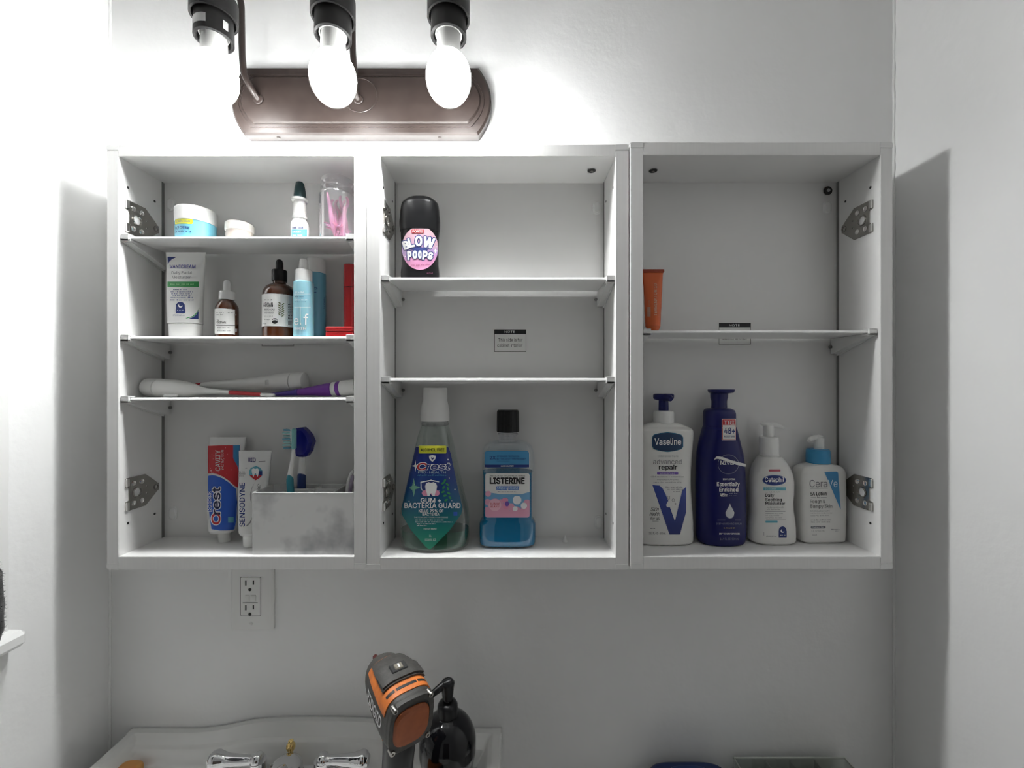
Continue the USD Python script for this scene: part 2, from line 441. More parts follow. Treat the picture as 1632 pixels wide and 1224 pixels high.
def on_side(m, x, s):
    """(depth, height, out) -> world for a side wall at x whose room side points to s (+1 right, -1 left); depth from the front plane."""
    v = np.array(m.vertices)
    w = np.stack([x + s * v[:, 2], YCAB + v[:, 0], v[:, 1]], 1)
    f = np.array(m.faces)
    r = tm(w, f)
    if r.volume < 0: r.invert()
    return r

NOTE_AT = {"left": (417.5, 468.5, 518.0, 552.0), "middle": (788.0, 838.5, 525.3, 560.8), "right": (1145.5, 1196.5, 515.0, 549.0)}
LBL = {"left": "left white open medicine cabinet, holding tubes, jars and the marbled toothbrush box", "middle": "middle white open medicine cabinet, holding the two mouthwash bottles",
       "right": "right white open medicine cabinet, holding the four lotion bottles"}
for side, c in CABS.items():
    x0, x1, i0, i1, z0, z1, b, t = (c[k] for k in ("x0", "x1", "i0", "i1", "z0", "z1", "b", "t"))
    loc = ((x0 + x1) / 2, YW, z0)
    PROUD = 0.0022 if side == "right" else 0.0       # the right cabinet stands a little proud of the middle one
    K = thing("medicine_cabinet", LBL[side], "cabinet", loc)
    def P(name, m, mt, parent=None, lab=None, smooth=35, loc=loc, K=K):
        return part(name, moved(m, [-q for q in loc]), mt, parent or K, smooth, lab)
    for xa, xb in ((x0, i0), (i1, x1)):
        P("side_panel", box(xa, xb, YCAB + 0.001 - PROUD, YW - 0.0005, z0 + 0.0085, z1 - 0.0085), CAB, smooth=False)
        P("front_edge", box(xa, xb, YCAB - PROUD, YCAB + 0.0015 - PROUD, z0 + 0.0085, z1 - 0.0085, 0.0009), EDGE, smooth=False)
        for za, zb in ((z0, z0 + 0.0085), (z1 - 0.0085, z1)):
            outer = xa if xa == x0 else xb
            pl = sbox(xa, za, xb, zb)
            cor = sbox(outer - 0.003, (za if za == z0 else zb) - 0.003, outer + 0.003, (za if za == z0 else zb) + 0.003)
            r = 0.003
            cc = (outer + (r if outer == xa else -r), (za + r) if za == z0 else zb - r)
            pl = unary_union([pl.difference(cor), Point(cc).buffer(r, 8).intersection(pl)])
            m = prism(pl, YW - 0.0005 - YCAB + 0.0003 + PROUD)
            v = np.array(m.vertices)
            m = tm(np.stack([v[:, 0], YW - 0.0005 - v[:, 2], v[:, 1]], 1), np.array(m.faces))
            if m.volume < 0: m.invert()
            P("corner_cap", m, CLIP)
    P("top_panel", box(i0, i1, YCAB + 0.001 - PROUD, YW - 0.0005, t, z1), CAB, smooth=False)
    P("bottom_panel", box(i0, i1, YCAB + 0.001 - PROUD, YW - 0.0005, z0, b), CAB, smooth=False)
    P("front_edge", box(i0, i1, YCAB - PROUD, YCAB + 0.001 - PROUD, t, z1, 0.0004), EDGE, smooth=False)
    P("front_edge", box(i0, i1, YCAB - PROUD, YCAB + 0.001 - PROUD, z0, b, 0.0004), EDGE, smooth=False)
    P("back_panel", box(i0, i1, YBACK, YBACK + 0.005, b, t), CAB, smooth=False)
    for xi, s in ((i0, 1), (i1, -1)):
        xa, xb = sorted((xi, xi + s * 0.0004))
        P("gap_strip", box(xa, xb, YBACK - 0.0062, YBACK - 0.0004, b, t), TRACK, smooth=False)
    walls = {"left": ((i0, 1),), "middle": ((i0, 1),), "right": ((i1, -1),)}[side]
    for xi, s in walls:
        for lev, zz in PLATE_Z.items():
            hp = P("hinge_plate", moved(on_side(PLATE, xi, s), (0, 0, zz)), NICKEL, lab="nickel hinge plate")
            for dy, dz in ((0.025, 0.0165), (0.025, -0.0165), (0.041, 0.016), (0.041, -0.016)):
                ring = solid_lathe([(0.0042, 0), (0.0042, 0.0026), (0.0030, 0.0030), (0.0022, 0.0020)], 20)
                P("screw", moved(on_side(ring, xi, s), (0, dy, zz + dz)), SCREW, hp)
            for q in (0.0193, -0.0193):
                P("lug", moved(on_side(box(0.0105, 0.0165, q - 0.0068, q + 0.0068, 0.001, 0.0046, 0.0012), xi, s), (0, 0, zz)), SCREW, hp)
            rim = tube([(0.0322 + 0.0078 * math.cos(a), 0.0081 * math.sin(a), 0.0022) for a in np.linspace(0, 2 * math.pi, 30)], 0.0011, 8)
            tab = tube([(0.0705 + 0.0038 * math.cos(a), 0.0044 * math.sin(a), 0.0022) for a in np.linspace(0, 2 * math.pi, 24)], 0.0010, 8)
            for q in (rim, tab):
                P("raised_rim", moved(on_side(q, xi, s), (0, 0, zz)), NICKEL, hp)
    for xi, s in {"left": ((i0, 1),), "middle": ((i0, 1), (i1, -1)), "right": ((i1, -1),)}[side]:
        for zz in (PLATE_Z["upper"] + 0.0478, PLATE_Z["lower"] - 0.0470):
            for dy in (0.0170, 0.0690):
                P("screw_hole", moved(on_side(cyl(0.0021, 0, 0.0003, 16), xi, s), (0, dy, zz)), DARKSTRIP)
    for px, py in {"left": ((273, 326), (276, 818)), "middle": ((951, 331), (954, 832), (650, 331), (652, 832)), "right": ((1318, 331),)}[side]:
        X, Z = at(px, py, YBACK)
        P("hanger_cover", cat([moved(to_front(prism(rr(-0.0078, 0.0078, -0.0125, 0.0125, 0.0075), 0.0016, 0.0008)), (X, YBACK, Z)),
                               moved(to_front(prism(rr(-0.0055, 0.0055, -0.010, 0.010, 0.005), 0.0030, 0.0010)), (X, YBACK, Z))]), COVERW)
    for px in {"left": (), "middle": (943,), "right": (1041,)}[side]:
        Y = (t - EYE) * F / (CY - 271.5)
        X = (px - CX) * Y / F
        sc = P("bumper", moved(cyl(0.0070, -0.0016, 0, 28, 0.0006), (X, Y, t)), RUBBER, lab="black round bumper with a metal middle")
        P("stud", moved(cyl(0.0026, -0.0022, -0.001, 16), (X, Y, t)), NICKEL, sc)
    if side == "right":
        X, Z = at(1318.5, 304.5, YBACK)
        sc = P("bumper", moved(to_front(cyl(0.0076, 0, 0.003, 28, 0.0008)), (X, YBACK, Z)), RUBBER, lab="black round bumper with a metal middle")
        P("stud", moved(to_front(cyl(0.003, 0.001, 0.0036, 16)), (X, YBACK, Z)), STICK, sc)
    # printed note on the back panel
    a0, a1, b0, b1 = NOTE_AT[side]
    (xa, zb), (xb, za) = at(a0, b0, YBACK), at(a1, b1, YBACK)
    pad = 0.0022
    N = P("note_sticker", box(xa - pad, xb + pad, YBACK - 0.0003, YBACK, za - 0.0045, zb + pad), PAPER, lab="small printed note sticker", smooth=False)
    S = flat(YBACK - 0.0003)
    bar = zb - (zb - za) * 0.2
    tilt = 1.6 if side == "middle" else 0.0
    w, h = xb - xa, zb - za
    ink = [lay(sbox(xa, bar, xb, zb), S, 0.0001, 0)]
    for q in (sbox(xa, za, xa + 0.0007, bar), sbox(xb - 0.0007, za, xb, bar), sbox(xa, za, xb, za + 0.0007)):
        ink.append(lay(q, S, 0.0001, 0))
    ink.append(lay(text("This side is for", xa + 0.12 * w, xb - 0.12 * w, za + 0.46 * h, za + 0.62 * h), S, 0.0001, 0))
    ink.append(lay(text("cabinet interior", xa + 0.09 * w, xb - 0.12 * w, za + 0.22 * h, za + 0.38 * h), S, 0.0001, 0))
    P("print", cat(ink), INKK, N, smooth=False)
    P("heading", lay(text("NOTE", xa + 0.32 * w, xa + 0.65 * w, bar + 0.05 * h, bar + 0.15 * h), S, 0.0002, 0), INKW, N, smooth=False)

# ------------------------------------------------------------------ shelves: board, two end caps, two wedge brackets with screws
SHELVES = [("left", 375.9, "topmost white shelf of the left cabinet, under the cream jars"), ("left", 535.6, "second white shelf of the left cabinet, under the dropper bottles"),
           ("left", 633.6, "lowest white shelf of the left cabinet, under the lying toothbrushes"), ("middle", 441.5, "upper white shelf of the middle cabinet, under the black deodorant"),
           ("middle", 602.6, "lower white shelf of the middle cabinet, empty, above the mouthwash"), ("right", 526.0, "white shelf of the right cabinet, under the orange tube")]
SHELF_Y = 0.686
TOP = {}
for n, (side, py, lab) in enumerate(SHELVES):
    c = CABS[side]
    i0, i1 = c["i0"] + 0.0006, c["i1"] - 0.0006
    z = EYE - (py - CY) * SHELF_Y / F
    TOP.setdefault(side, []).append(z)
    G = thing("cabinet_shelf", lab, "shelf", ((i0 + i1) / 2, YBACK - 0.002, z))
    o = (-(i0 + i1) / 2, -(YBACK - 0.002), -z)
    nose = [(SHELF_Y + 0.0006, z - 0.0048), (SHELF_Y, z - 0.0043)] + [(SHELF_Y + 0.0040 * (1 - math.cos(a)), z - 0.0038 + 0.0038 * math.sin(a)) for a in np.linspace(0, math.pi / 2, 10)]
    prof = [(YBACK - 0.004, z - 0.0048)] + nose
    part("board", moved(skin(np.array([[(x_, *q) for q in prof] for x_ in (i1 - 0.003, i0 + 0.003)])), o), SHELF, G, 40)
    for s, xi in ((1, i0), (-1, i1)):
        xa, xb = sorted((xi, xi + s * 0.0135))
        part("end_cap", moved(cat([box(xa, xb, SHELF_Y - 0.0035, SHELF_Y + 0.014, z - 0.0088, z - 0.0050, 0.0008), box(xa, xb, SHELF_Y - 0.0035, SHELF_Y - 0.0003, z - 0.0088, z + 0.0022, 0.0008),
                                   box(xa, xb, SHELF_Y - 0.0035, SHELF_Y + 0.010, z + 0.0002, z + 0.0022, 0.0008)]), o), CLIP, G, False)
        w = prism(Polygon([(0.0095, -0.0052), (0.0095, -0.0094), (0.080, -0.0315), (0.0866, -0.0325), (0.0866, -0.0052)]), 0.0118)
        w = on_side(w, xi, s)
        w2 = on_side(moved(prism(Polygon([(0.0035, -0.0050), (0.0035, -0.0088), (0.080, -0.0345), (0.0866, -0.0355), (0.0866, -0.0050)]), 0.0016), (0, 0, 0)), xi, s)
        br = part("bracket", moved(cat([w, w2]), (o[0], o[1], o[2] + z)), CLIP, G, False)
        part("screw", moved(to_front(cyl(0.0028, 0, 0.004, 14, 0.0008)), (o[0] + xi + s * 0.0145, o[1] + YBACK - 0.0036, -0.020)), TRACK, br)
L1, L2, L3 = TOP["left"]
M1, M2 = TOP["middle"]
R1 = TOP["right"][0]
FLOOR_Z = {k: CABS[k]["b"] + 0.0004 for k in CABS}

# ------------------------------------------------------------------ the three-lamp bar above the cabinets
XB0, XB1, ZB0, ZB1 = -0.4890, -0.0480, 1.9490, 2.0690
def bar_outline(d=0.0, bulge=0.021):
    """Long plate with straight top and bottom and bowed ends, shrunk by d."""
    t = np.linspace(-1, 1, 17)
    h, zc = (ZB1 - ZB0) / 2 - d, (ZB1 + ZB0) / 2
    right = [(XB1 - 0.012 + (bulge + 0.002) * (1 - q * q) - d, zc + h * q) for q in t]
    left = [(XB0 + 0.012 - (bulge + 0.002) * (1 - q * q) + d, zc - h * q) for q in t]
    return Polygon(right + left)
YF = 0.7577
fx = thing("vanity_light", "bronze three-lamp vanity light bar with bowed ends on the wall above the cabinets", "light", ((XB0 + XB1) / 2, YW, (ZB0 + ZB1) / 2))
fo = (-(XB0 + XB1) / 2, -YW, -(ZB0 + ZB1) / 2)
def plate(poly, y0, y1, ch):
    """Polygon in (x, z) filled from depth y1 (wall side) forward to y0, chamfered in front."""
    return moved(to_front(prism(poly, y1 - y0, ch)), (fo[0], fo[1] + y1, fo[2]))
part("back_plate", plate(bar_outline(), YF, YW, 0.003), BRONZE, fx, 30)
part("raised_border", plate(bar_outline(0.0125).difference(bar_outline(0.0145)).buffer(0), YF - 0.0016, YF + 0.001, 0.0), BRONZE, fx, 30)
part("raised_panel", plate(bar_outline(0.0185), YF - 0.0030, YF + 0.001, 0.0022), BRONZE, fx, 30)
ring = tube([(0.030 * math.cos(a), 0.030 * math.sin(a) * 1.0, 0) for a in np.linspace(0, 2 * math.pi, 60)], 0.0012, 8)
part("embossed_ring", moved(to_front(ring), (fo[0] + (XB0 + XB1) / 2, fo[1] + YF - 0.0032, fo[2] + 2.016)), BRONZE, fx)
for q in (-0.42, -0.14):
    part("mounting_screw", moved(cyl(0.003, -0.0016, 0, 14, 0.0006), (fo[0] + q + (0.0 if q < -0.3 else 0.01), fo[1] + 0.768, fo[2] + ZB0 + 0.0003)), BRONZE, fx)
BY, BZ = 0.655, 1.9745
LAMPS = [(-0.4652, "leftmost"), (-0.2745, "middle"), (-0.0973, "rightmost")]
BYS, BZS = (0.666, 0.655, 0.655), (1.9827, 1.9745, 1.9745)
for i, (X, which) in enumerate(LAMPS):
    BY, BZ = BYS[i], BZS[i]
    hx = (-0.4480, -0.2710, -0.0940)[i]
    path = spline([(hx, YF - 0.001, 2.0075), (hx - 0.003, 0.747, 2.014), (X + 0.002, 0.7365, 2.045), (X, 0.735, 2.09), (X, 0.733, 2.155), (X, 0.718, 2.181), (X, 0.700, 2.190), (X, 0.682, 2.180), (X, BY, 2.150), (X, BY, 2.125)], 70)
    arm = part("arm", moved(tube(path, 0.0052, 16), fo), BRONZE, fx, 60, "curved bronze arm")
    part("collar", moved(to_front(cyl(0.0085, 0, 0.004, 24, 0.0012)), (fo[0] + hx, fo[1] + YF - 0.0028, fo[2] + 2.0075)), BRASS if i == 9 else BRONZE, arm)
    cup = solid_lathe([(0.012, 0.132), (0.027, 0.130), (0.0325, 0.122), (0.0325, 0.0905), (0.0295, 0.0905), (0.0290, 0.104), (0.0, 0.100)], 48)
    st = part("socket_cup", moved(cup, (fo[0] + X, fo[1] + BY, fo[2] + BZ)), SOCK, fx, 40, "black lamp socket")
    drop = (0.004, 0.0, 0.0)[i]
    sl = solid_lathe([(0.0262, 0.100), (0.0268, 0.088 - drop), (0.0272, 0.062 - drop), (0.0246, 0.0605 - drop), (0.0225, 0.062 - drop), (0.0225, 0.092), (0.0, 0.092)], 48)
    part("sleeve", moved(sl, (fo[0] + X, fo[1] + BY, fo[2] + BZ)), SOCK, st, 40)
    for z in (0.066, 0.072):
        part("thread_ring", moved(lathe([(0.0188, z - 0.0018), (0.0204, z - 0.0012), (0.0204, z + 0.0012), (0.0188, z + 0.0018), (0.0188, z - 0.0018)], 40), (fo[0] + X, fo[1] + BY, fo[2] + BZ)), WPLAS2, st, 60)
    if i == 0:
        for a0, a1 in ((-2.35, -1.35), (-0.55, -0.25)):
            q = np.linspace(a0, a1, 14)
            rows = np.array([[(0.0275 * math.cos(a), 0.0275 * math.sin(a), z) for a in q] for z in (0.066, 0.079)])
            V = rows.reshape(-1, 3)
            Fq = [(k, k + 1, k + 15) for k in range(13)] + [(k, k + 15, k + 14) for k in range(13)]
            part("sticker", moved(tm(V, Fq), (fo[0] + X, fo[1] + BY, fo[2] + BZ)), STICK, st, 60, "silver sticker on the socket")
    bl = thing("light_bulb", f"{which} lit white bulb hanging in the vanity light", "light bulb", (X, BY, BZ))
    ang = np.linspace(0, math.radians(146), 22)
    globe = [(0.0345 * math.sin(a), -0.041 * math.cos(a)) for a in ang] + [(0.0, 0.0342)]
    part("globe", lathe(globe, 40), EMIT, bl, 60, "lit frosted globe")
    part("neck", solid_lathe([(0.0186, 0.0343), (0.0182, 0.050), (0.0178, 0.068), (0.013, 0.070), (0.013, 0.086)], 40), WPLAS2, bl, 40, "pale unlit neck of the bulb")

# ------------------------------------------------------------------ outlet under the left cabinet
ox, oz = at(404.8, 951.0, YW)
OU = thing("wall_outlet", "white electrical outlet with test buttons on the wall under the left cabinet", "outlet", (ox, YW, oz))
pw, pt, pb = 0.0385, 0.0655, at(0, 1002.5, YW)[1] - oz
pt = pb + 0.122
part("cover_plate", cat([moved(to_front(prism(rr(-pw, pw, pb, pt, 0.004), 0.0062, 0.003)), (0, 0, 0))]), WPLAS, OU, 40)
def oxz(x, y): return at(x, y, YW)[0] - ox, at(x, y, YW)[1] - oz
(fx0, fz1), (fx1, fz0) = oxz(387.5, 917.5), oxz(418.5, 978.0)
part("face_gap", moved(to_front(prism(rr(fx0 - 0.0009, fx1 + 0.0009, fz0 - 0.0009, fz1 + 0.0009, 0.002), 0.0064)), (0, 0, 0)), TRACK, OU, False)
fcv = part("receptacle_face", moved(to_front(prism(rr(fx0, fx1, fz0, fz1, 0.002), 0.0074, 0.0008)), (0, 0, 0)), WPLAS, OU, 40)
for ybase in (0, 38.8):
    for x, y, w, h in ((395.8, 926.2, 2.1, 8.6), (407.8, 925.5, 2.1, 7.0)):
        X, Z = oxz(x, y + ybase)
        part("slot", moved(to_front(prism(sbox(X - w / 1800, Z - h / 1800, X + w / 1800, Z + h / 1800), 0.0077)), (0, 0, 0)), DARKSTRIP, fcv, False)
    X, Z = oxz(402.2, 936.7 + ybase)
    part("ground_hole", moved(to_front(prism(Point(X, Z).buffer(0.0028, 8), 0.0077)), (0, 0, 0)), DARKSTRIP, fcv, False)
for xa, xb in ((395, 401.5), (403.5, 412)):
    (X0, Z1), (X1, Z0) = oxz(xa, 945), oxz(xb, 955.5)
    part("test_button", moved(to_front(prism(rr(X0, X1, Z0, Z1, 0.001), 0.0082, 0.0006)), (0, 0, 0)), WPLAS2, fcv, 40)
X0, Z = oxz(391, 957.5); X1 = oxz(414.5, 0)[0]
part("seam", moved(to_front(prism(sbox(X0, Z - 0.0005, X1, Z + 0.0005), 0.0077)), (0, 0, 0)), TRACK, fcv, False)
X, Z = oxz(403.5, 991)
scw = part("plate_screw", moved(to_front(cyl(0.0032, 0.004, 0.0068, 18, 0.0006)), (X, 0, Z)), WPLAS2, OU)
part("screw_slot", moved(to_front(prism(sbox(-0.0028, -0.0004, 0.0028, 0.0004), 0.0072)), (X, 0, Z)), TRACK, scw, False)
# ------------------------------------------------------------------ left cabinet, top shelf
def lay_all(*pairs):
    return cat([lay(*p) for p in pairs])
def ink(name, shapes, surf, m, parent, off=0.0003, edge=0.004, label=None):
    return part(name, cat([lay(s, surf, off, edge) for s in shapes]), m, parent, False, label)
def cylsurf(rad, n=2.0):
    return lambda u, v, off: np.stack([u, -np.sqrt(np.maximum((rad + off) ** 2 - np.minimum(np.abs(u), rad * 0.999) ** 2, 0)), v], -1)

it = Item(312.8, 0.7265, L1)
R = it.r(70, 313)
T = thing("cream_jar", "low round cream jar with blue body and wide white lid on the top shelf", "jar", it.loc, 0)
zl, zt = it.v(359), it.v(336)
part("body", solid_lathe([(R * 0.90, 0), (R * 0.965, 0.003), (R * 0.965, zl + 0.002), (R * 0.8, zl + 0.003)], 56), mat("jar_blue", (0.20, 0.56, 0.70), 0.3), T)
part("lid", solid_lathe([(R * 0.985, zl), (R, zl + 0.001), (R, zt - 0.002), (R - 0.002, zt)], 56), WPLAS, T)
def jarsurf(u, v, off):                                   # label wrapped round towards the viewer's left
    a = -math.pi / 2 + (u - 0.004) / R + 0.42
    return np.stack([(R * 0.965 + off) * np.cos(a), (R * 0.965 + off) * np.sin(a), v], -1)
lb = part("label_patch", lay(rr(-0.028, 0.006, it.v(366.8), it.v(358.8), 0.003), jarsurf, 0.0003), INKY, T, False, "yellow flash on the jar")
ink("lettering", [text("#1 FACIAL CREAM", -0.024, 0.002, it.v(364.4), it.v(361.2), bold=True), ], jarsurf, INKG, lb, 0.0005)
ink("lettering", [text("FACE CREAM", -0.027, 0.001, it.v(375.0), it.v(370.2), bold=True), wordbars(-0.026, 0.006, it.v(379.5), it.v(377.2), rng)], jarsurf, INKN, T, 0.0004)

it = Item(382, 0.728, L1)
R = it.r(48, 382)
T = thing("small_jar", "small beige jar with a pale lid on the top shelf", "jar", it.loc)
zl, zt = it.v(371), it.v(357.5)
part("body", solid_lathe([(R * 0.85, 0), (R * 0.94, 0.003), (R * 0.94, zl), (R * 0.8, zl + 0.001)], 48), mat("jar_beige", (0.62, 0.54, 0.49), 0.3), T)
part("lid", solid_lathe([(R * 0.97, zl), (R, zl + 0.001), (R, zt - 0.002), (R - 0.002, zt)], 48), mat("jar_lid", (0.72, 0.69, 0.64), 0.45), T)

it = Item(478, 0.715, L1)
R = it.r(29, 478)
T = thing("nasal_spray", "white nasal spray bottle with a dark green tapered cap on the top shelf", "bottle", it.loc)
k = R / 14.5
v = it.v
part("body", solid_lathe([(R * 0.92, 0), (R, 0.002), (R, v(361)), (R * 0.97, v(357)), (R * 0.78, v(352)), (R * 0.72, v(350.5))], 40), WPLAS2, T)
part("neck", solid_lathe([(R * 0.72, v(351)), (R * 0.82, v(349.5)), (R * 0.84, v(346)), (R * 0.74, v(345)), (R * 0.72, v(336)), (R * 0.72, v(322)), (R * 0.92, v(321)), (R * 0.92, v(317.6)), (R * 0.7, v(316.8))], 40), WPLAS2, T)
part("cap", solid_lathe([(R * 0.74, v(317)), (R * 0.70, v(312)), (R * 0.58, v(300)), (R * 0.48, v(293)), (R * 0.36, v(291)), (R * 0.15, v(290.2))], 40), mat("dark_green_cap", (0.008, 0.045, 0.05), 0.4), T)
it.Yf = it.Y - R
S = it.on(cylsurf(R))
v = it.fv
lb = ink("label", [sbox(it.fu(464.5), 0.001, it.fu(489), v(365.5))], S, INKT, T, 0.0003)
ink("lettering", [text("MOIST", it.fu(466), it.fu(480), v(371), v(368), bold=True), wordbars(it.fu(466), it.fu(484), v(376), v(373.6), rng)], S, INKW, lb, 0.0005)
ink("stripe", [wordbars(it.fu(466), it.fu(488), v(364), v(361.3), rng)], S, INKN, T, 0.0003)

# clear jar of pink floss picks: shell, screw neck, each pick a thing of its own
it = Item(538, 0.7235, L1)
R = it.r(60, 538)
v = it.v
CLEAR = pane("clear_plastic", (0.90, 0.89, 0.91), 0.07, 0.9, 0.08)
T = thing("floss_jar", "clear plastic screw-neck jar of pink floss picks on the top shelf", "jar", it.loc)
part("body", lathe([(0, 0), (R * 0.94, 0), (R, 0.002), (R, v(316)), (R * 0.93, v(311.5)), (R * 0.86, v(310)), (R * 0.86, v(306)),
                    (R * 0.90, v(305)), (R * 0.90, v(302.5)), (R * 0.86, v(301.5)), (R * 0.86, v(298)), (R * 0.90, v(297)), (R * 0.90, v(294.5)), (R * 0.86, v(293.5)), (R * 0.86, v(289)), (R * 0.83, v(288))], 56), CLEAR, T, 50)
PICK = mat("pink_pick", (0.80, 0.36, 0.56), 0.35, subsurface_weight=0.2, subsurface_scale=0.004)
def pick_parts():
    arc = [(0.010 * math.sin(a) * 0.62, 0, 0.030 + 0.010 - 0.010 * math.cos(a) * 1.0) for a in np.linspace(0.25, 2.75, 12)]
    handle = [(0, 0, -0.024), (0.0005, 0, -0.010), (0.0008, 0, 0.008), (0.0, 0, 0.022)] + arc
    h = tube(spline(handle, 34), np.interp(np.linspace(0, 1, 34), [0, 0.1, 0.35, 0.6, 1], [0.0016, 0.0032, 0.0044, 0.0034, 0.0020]), 8)
    return h, tube([(0.0006, 0, 0.0302), (0.0022, 0, 0.0488)], 0.00025, 5)
hm, fm = pick_parts()
pr = random.Random(3)
first = None
for i in range(16):
    a, rad = pr.uniform(0, 6.28), R * pr.uniform(0.10, 0.50)
    if i < 9:
        tilt, az, z = pr.uniform(4, 17), pr.uniform(0, 360), 0.0285 + pr.uniform(0, 0.007)
    else:
        tilt, az, z = pr.uniform(68, 84), pr.uniform(0, 360), 0.013 + pr.uniform(0, 0.014)
        rad = 0.008; a = math.radians(az) + math.pi / 2
    px_, py_ = it.loc[0] + rad * math.cos(a), it.loc[1] + rad * math.sin(a)
    x = UsdGeom.Xform.Define(stage, numbered("/World/floss_pick"))
    x.AddTranslateOp().Set(Gf.Vec3d(px_, py_, L1 + z)); x.AddRotateZOp().Set(az); x.AddRotateXOp().Set(tilt); sc_ = 0.95 if i < 9 else 0.62; x.AddScaleOp().Set(Gf.Vec3f(sc_, sc_, sc_))
    if first is None:
        first = x
        part("handle", hm, PICK, x, 60); part("floss_thread", fm, INKW, x, False)
    else:
        x.GetPrim().GetReferences().AddInternalReference(first.GetPath()); x.GetPrim().SetInstanceable(True)
    tag(x, "pink plastic floss pick inside the clear screw-neck jar", "floss pick", "pink floss picks in the clear jar")

# ------------------------------------------------------------------ left cabinet, second shelf
it = Item(296, 0.722, L2, 0.708)
u, v = it.u, it.v
T = thing("moisturizer_tube", "white moisturizer tube with green stripe standing on its cap, second shelf", "tube", it.loc)
capz = v(517)
part("cap", Loft([(0, abs(u(273) - u(318.5)) / 2, 0.0155, 2.4, u(296), 0), (capz, abs(u(271.5) - u(319.5)) / 2, 0.0158, 2.4, u(296), 0)], 0.001, 0.0012).mesh, WPLAS, T)
body = Loft([(capz + 0.0004, (u(321) - u(270)) / 2, 0.0165, 2.4, u(295.5), 0), (v(480), (u(322) - u(268)) / 2, 0.0150, 2.3, u(295), 0), (v(440), (u(324.5) - u(265)) / 2, 0.0095, 2.2, u(295), 0.001), (v(412), (u(326) - u(263.5)) / 2, 0.0035, 2.6, u(295), 0.002), (v(402), (u(327) - u(263)) / 2, 0.0014, 4, u(295), 0.002)], 0.0015)
part("body", body.mesh, WPLAS, T)
S = it.on(body.front)
ink("corner_print", [it.P([(267, 409), (282, 409.4), (274, 413), (269.5, 417.5), (267.5, 422)])], S, INKN, T)
ink("corner_print", [it.P([(316.5, 494), (316.5, 508.5), (301, 508), (308, 505.5), (313.5, 500.5)])], S, INKN, T)
ink("corner_line", [it.P([(318, 490), (312.5, 499), (307, 504), (296, 507), (297, 507.8), (308, 505), (313.5, 500)])], S, INKGR, T)
lg = ink("lettering", [it.T("VANICREAM", 270.5, 311.5, 422, 427.8, bold=True)], S, mat("ink_indigo", (0.10, 0.09, 0.34), 0.5), T)
ink("lettering", [it.T("Daily Facial", 273.5, 306, 432.2, 438.2), it.T("Moisturizer", 274.5, 304, 439, 444)], S, INKG, T)
gb = ink("stripe", [it.R(267, 317, 449, 457)], S, INKGR, T)
ink("lettering", [it.W(272, 311, 451.8, 454, rng)], S, mat("ink_pale_green", (0.3, 0.6, 0.3), 0.5), gb, 0.0005)
ink("fine_print", [it.W(x0, x1, y, y + 2.2, rng) for x0, x1, y in ((276, 300, 460), (271, 308, 463.5), (273, 306, 466.6), (274, 306, 469.8), (271, 308, 473), (271, 309, 477))], S, mat("ink_slate", (0.18, 0.2, 0.34), 0.5), T)
bd = ink("badge", [unary_union([it.R(280.5, 294.7, 489, 499), it.E(287.5, 488, 7.2, 7), it.R(279.8, 295.2, 492, 498.6, 0.001)])], S, INKN, T)
ink("emblem", [it.E(287.5, 487, 3.4, 3.2).difference(it.E(288, 485.6, 2.8, 2.8)), it.W(282, 293.5, 493.5, 495, rng)], S, INKW, bd, 0.0005)
ink("fine_print", [it.T("3 FL OZ (89 mL)", 275.5, 294.5, 501.3, 503.9)], S, INKN, T)

AMBER = mat("amber_glass", (0.075, 0.022, 0.008), 0.08, coat_weight=0.6)
def dropper(name, label, pxc, Yc, z, wpx, rows, bulb, collar, m_cap, cols):
    """rows: py of shoulder top, shoulder end; bulb, collar: (top, bottom, width px)."""
    it = Item(pxc, Yc, z)
    R = it.r(wpx, pxc)
    k = R / (wpx / 2)
    v = it.v
    T = thing(name, label, "bottle", it.loc)
    part("body", solid_lathe([(R * 0.90, 0), (R, 0.003), (R, v(rows[1])), (R * 0.975, v(rows[1] - (rows[1] - rows[0]) * 0.3)), (R * 0.80, v(rows[1] - (rows[1] - rows[0]) * 0.68)), (collar[2] / 2 * k * 0.86, v(rows[0] + 1.5)), (collar[2] / 2 * k * 0.82, v(collar[1] - 1))], 56), AMBER, T, 50)
    rc, rb = collar[2] / 2 * k, bulb[2] / 2 * k
    part("collar", solid_lathe([(rc * 0.98, v(collar[1])), (rc, v(collar[1] - 1)), (rc, v(collar[0] + 1.5)), (rc * 0.92, v(collar[0]))], 48), m_cap, T)
    part("dropper_bulb", solid_lathe([(rb * 1.15, v(bulb[1] + 0.5)), (rb, v(bulb[1] - 2)), (rb * 0.98, v(bulb[0] + rb / k * 0.9)), (rb * 0.75, v(bulb[0] + 1.5)), (rb * 0.3, v(bulb[0]))], 32), m_cap, T)
    it.Yf = Yc - R * 0.97
    return it, R, T
it, R, T = dropper("serum_bottle", "small amber serum bottle with white dropper and white label, second shelf", 362, 0.722, L2, 39, (478, 495), (446.5, 466, 12.5), (465, 478.5, 26.5), mat("dropper_white", (0.72, 0.72, 0.71), 0.5), None)
S = it.on(cylsurf(R))
fv = it.fv
lb = part("label", lay(sbox(-R * 0.97, it.v(534), R * 0.97, it.v(494.5)), cylsurf(R), 0.0003, 0.003), PAPER, T, False)
ink("lettering", [it.T("Ordinary.", 345.5, 361, 511.5, 516.3, bold=True), it.T("The", 345.5, 349, 509, 511)], S, INKK, lb, 0.0005)
ink("rule", [it.R(344, 380, 518.2, 518.9)], S, INKK, lb, 0.0005)
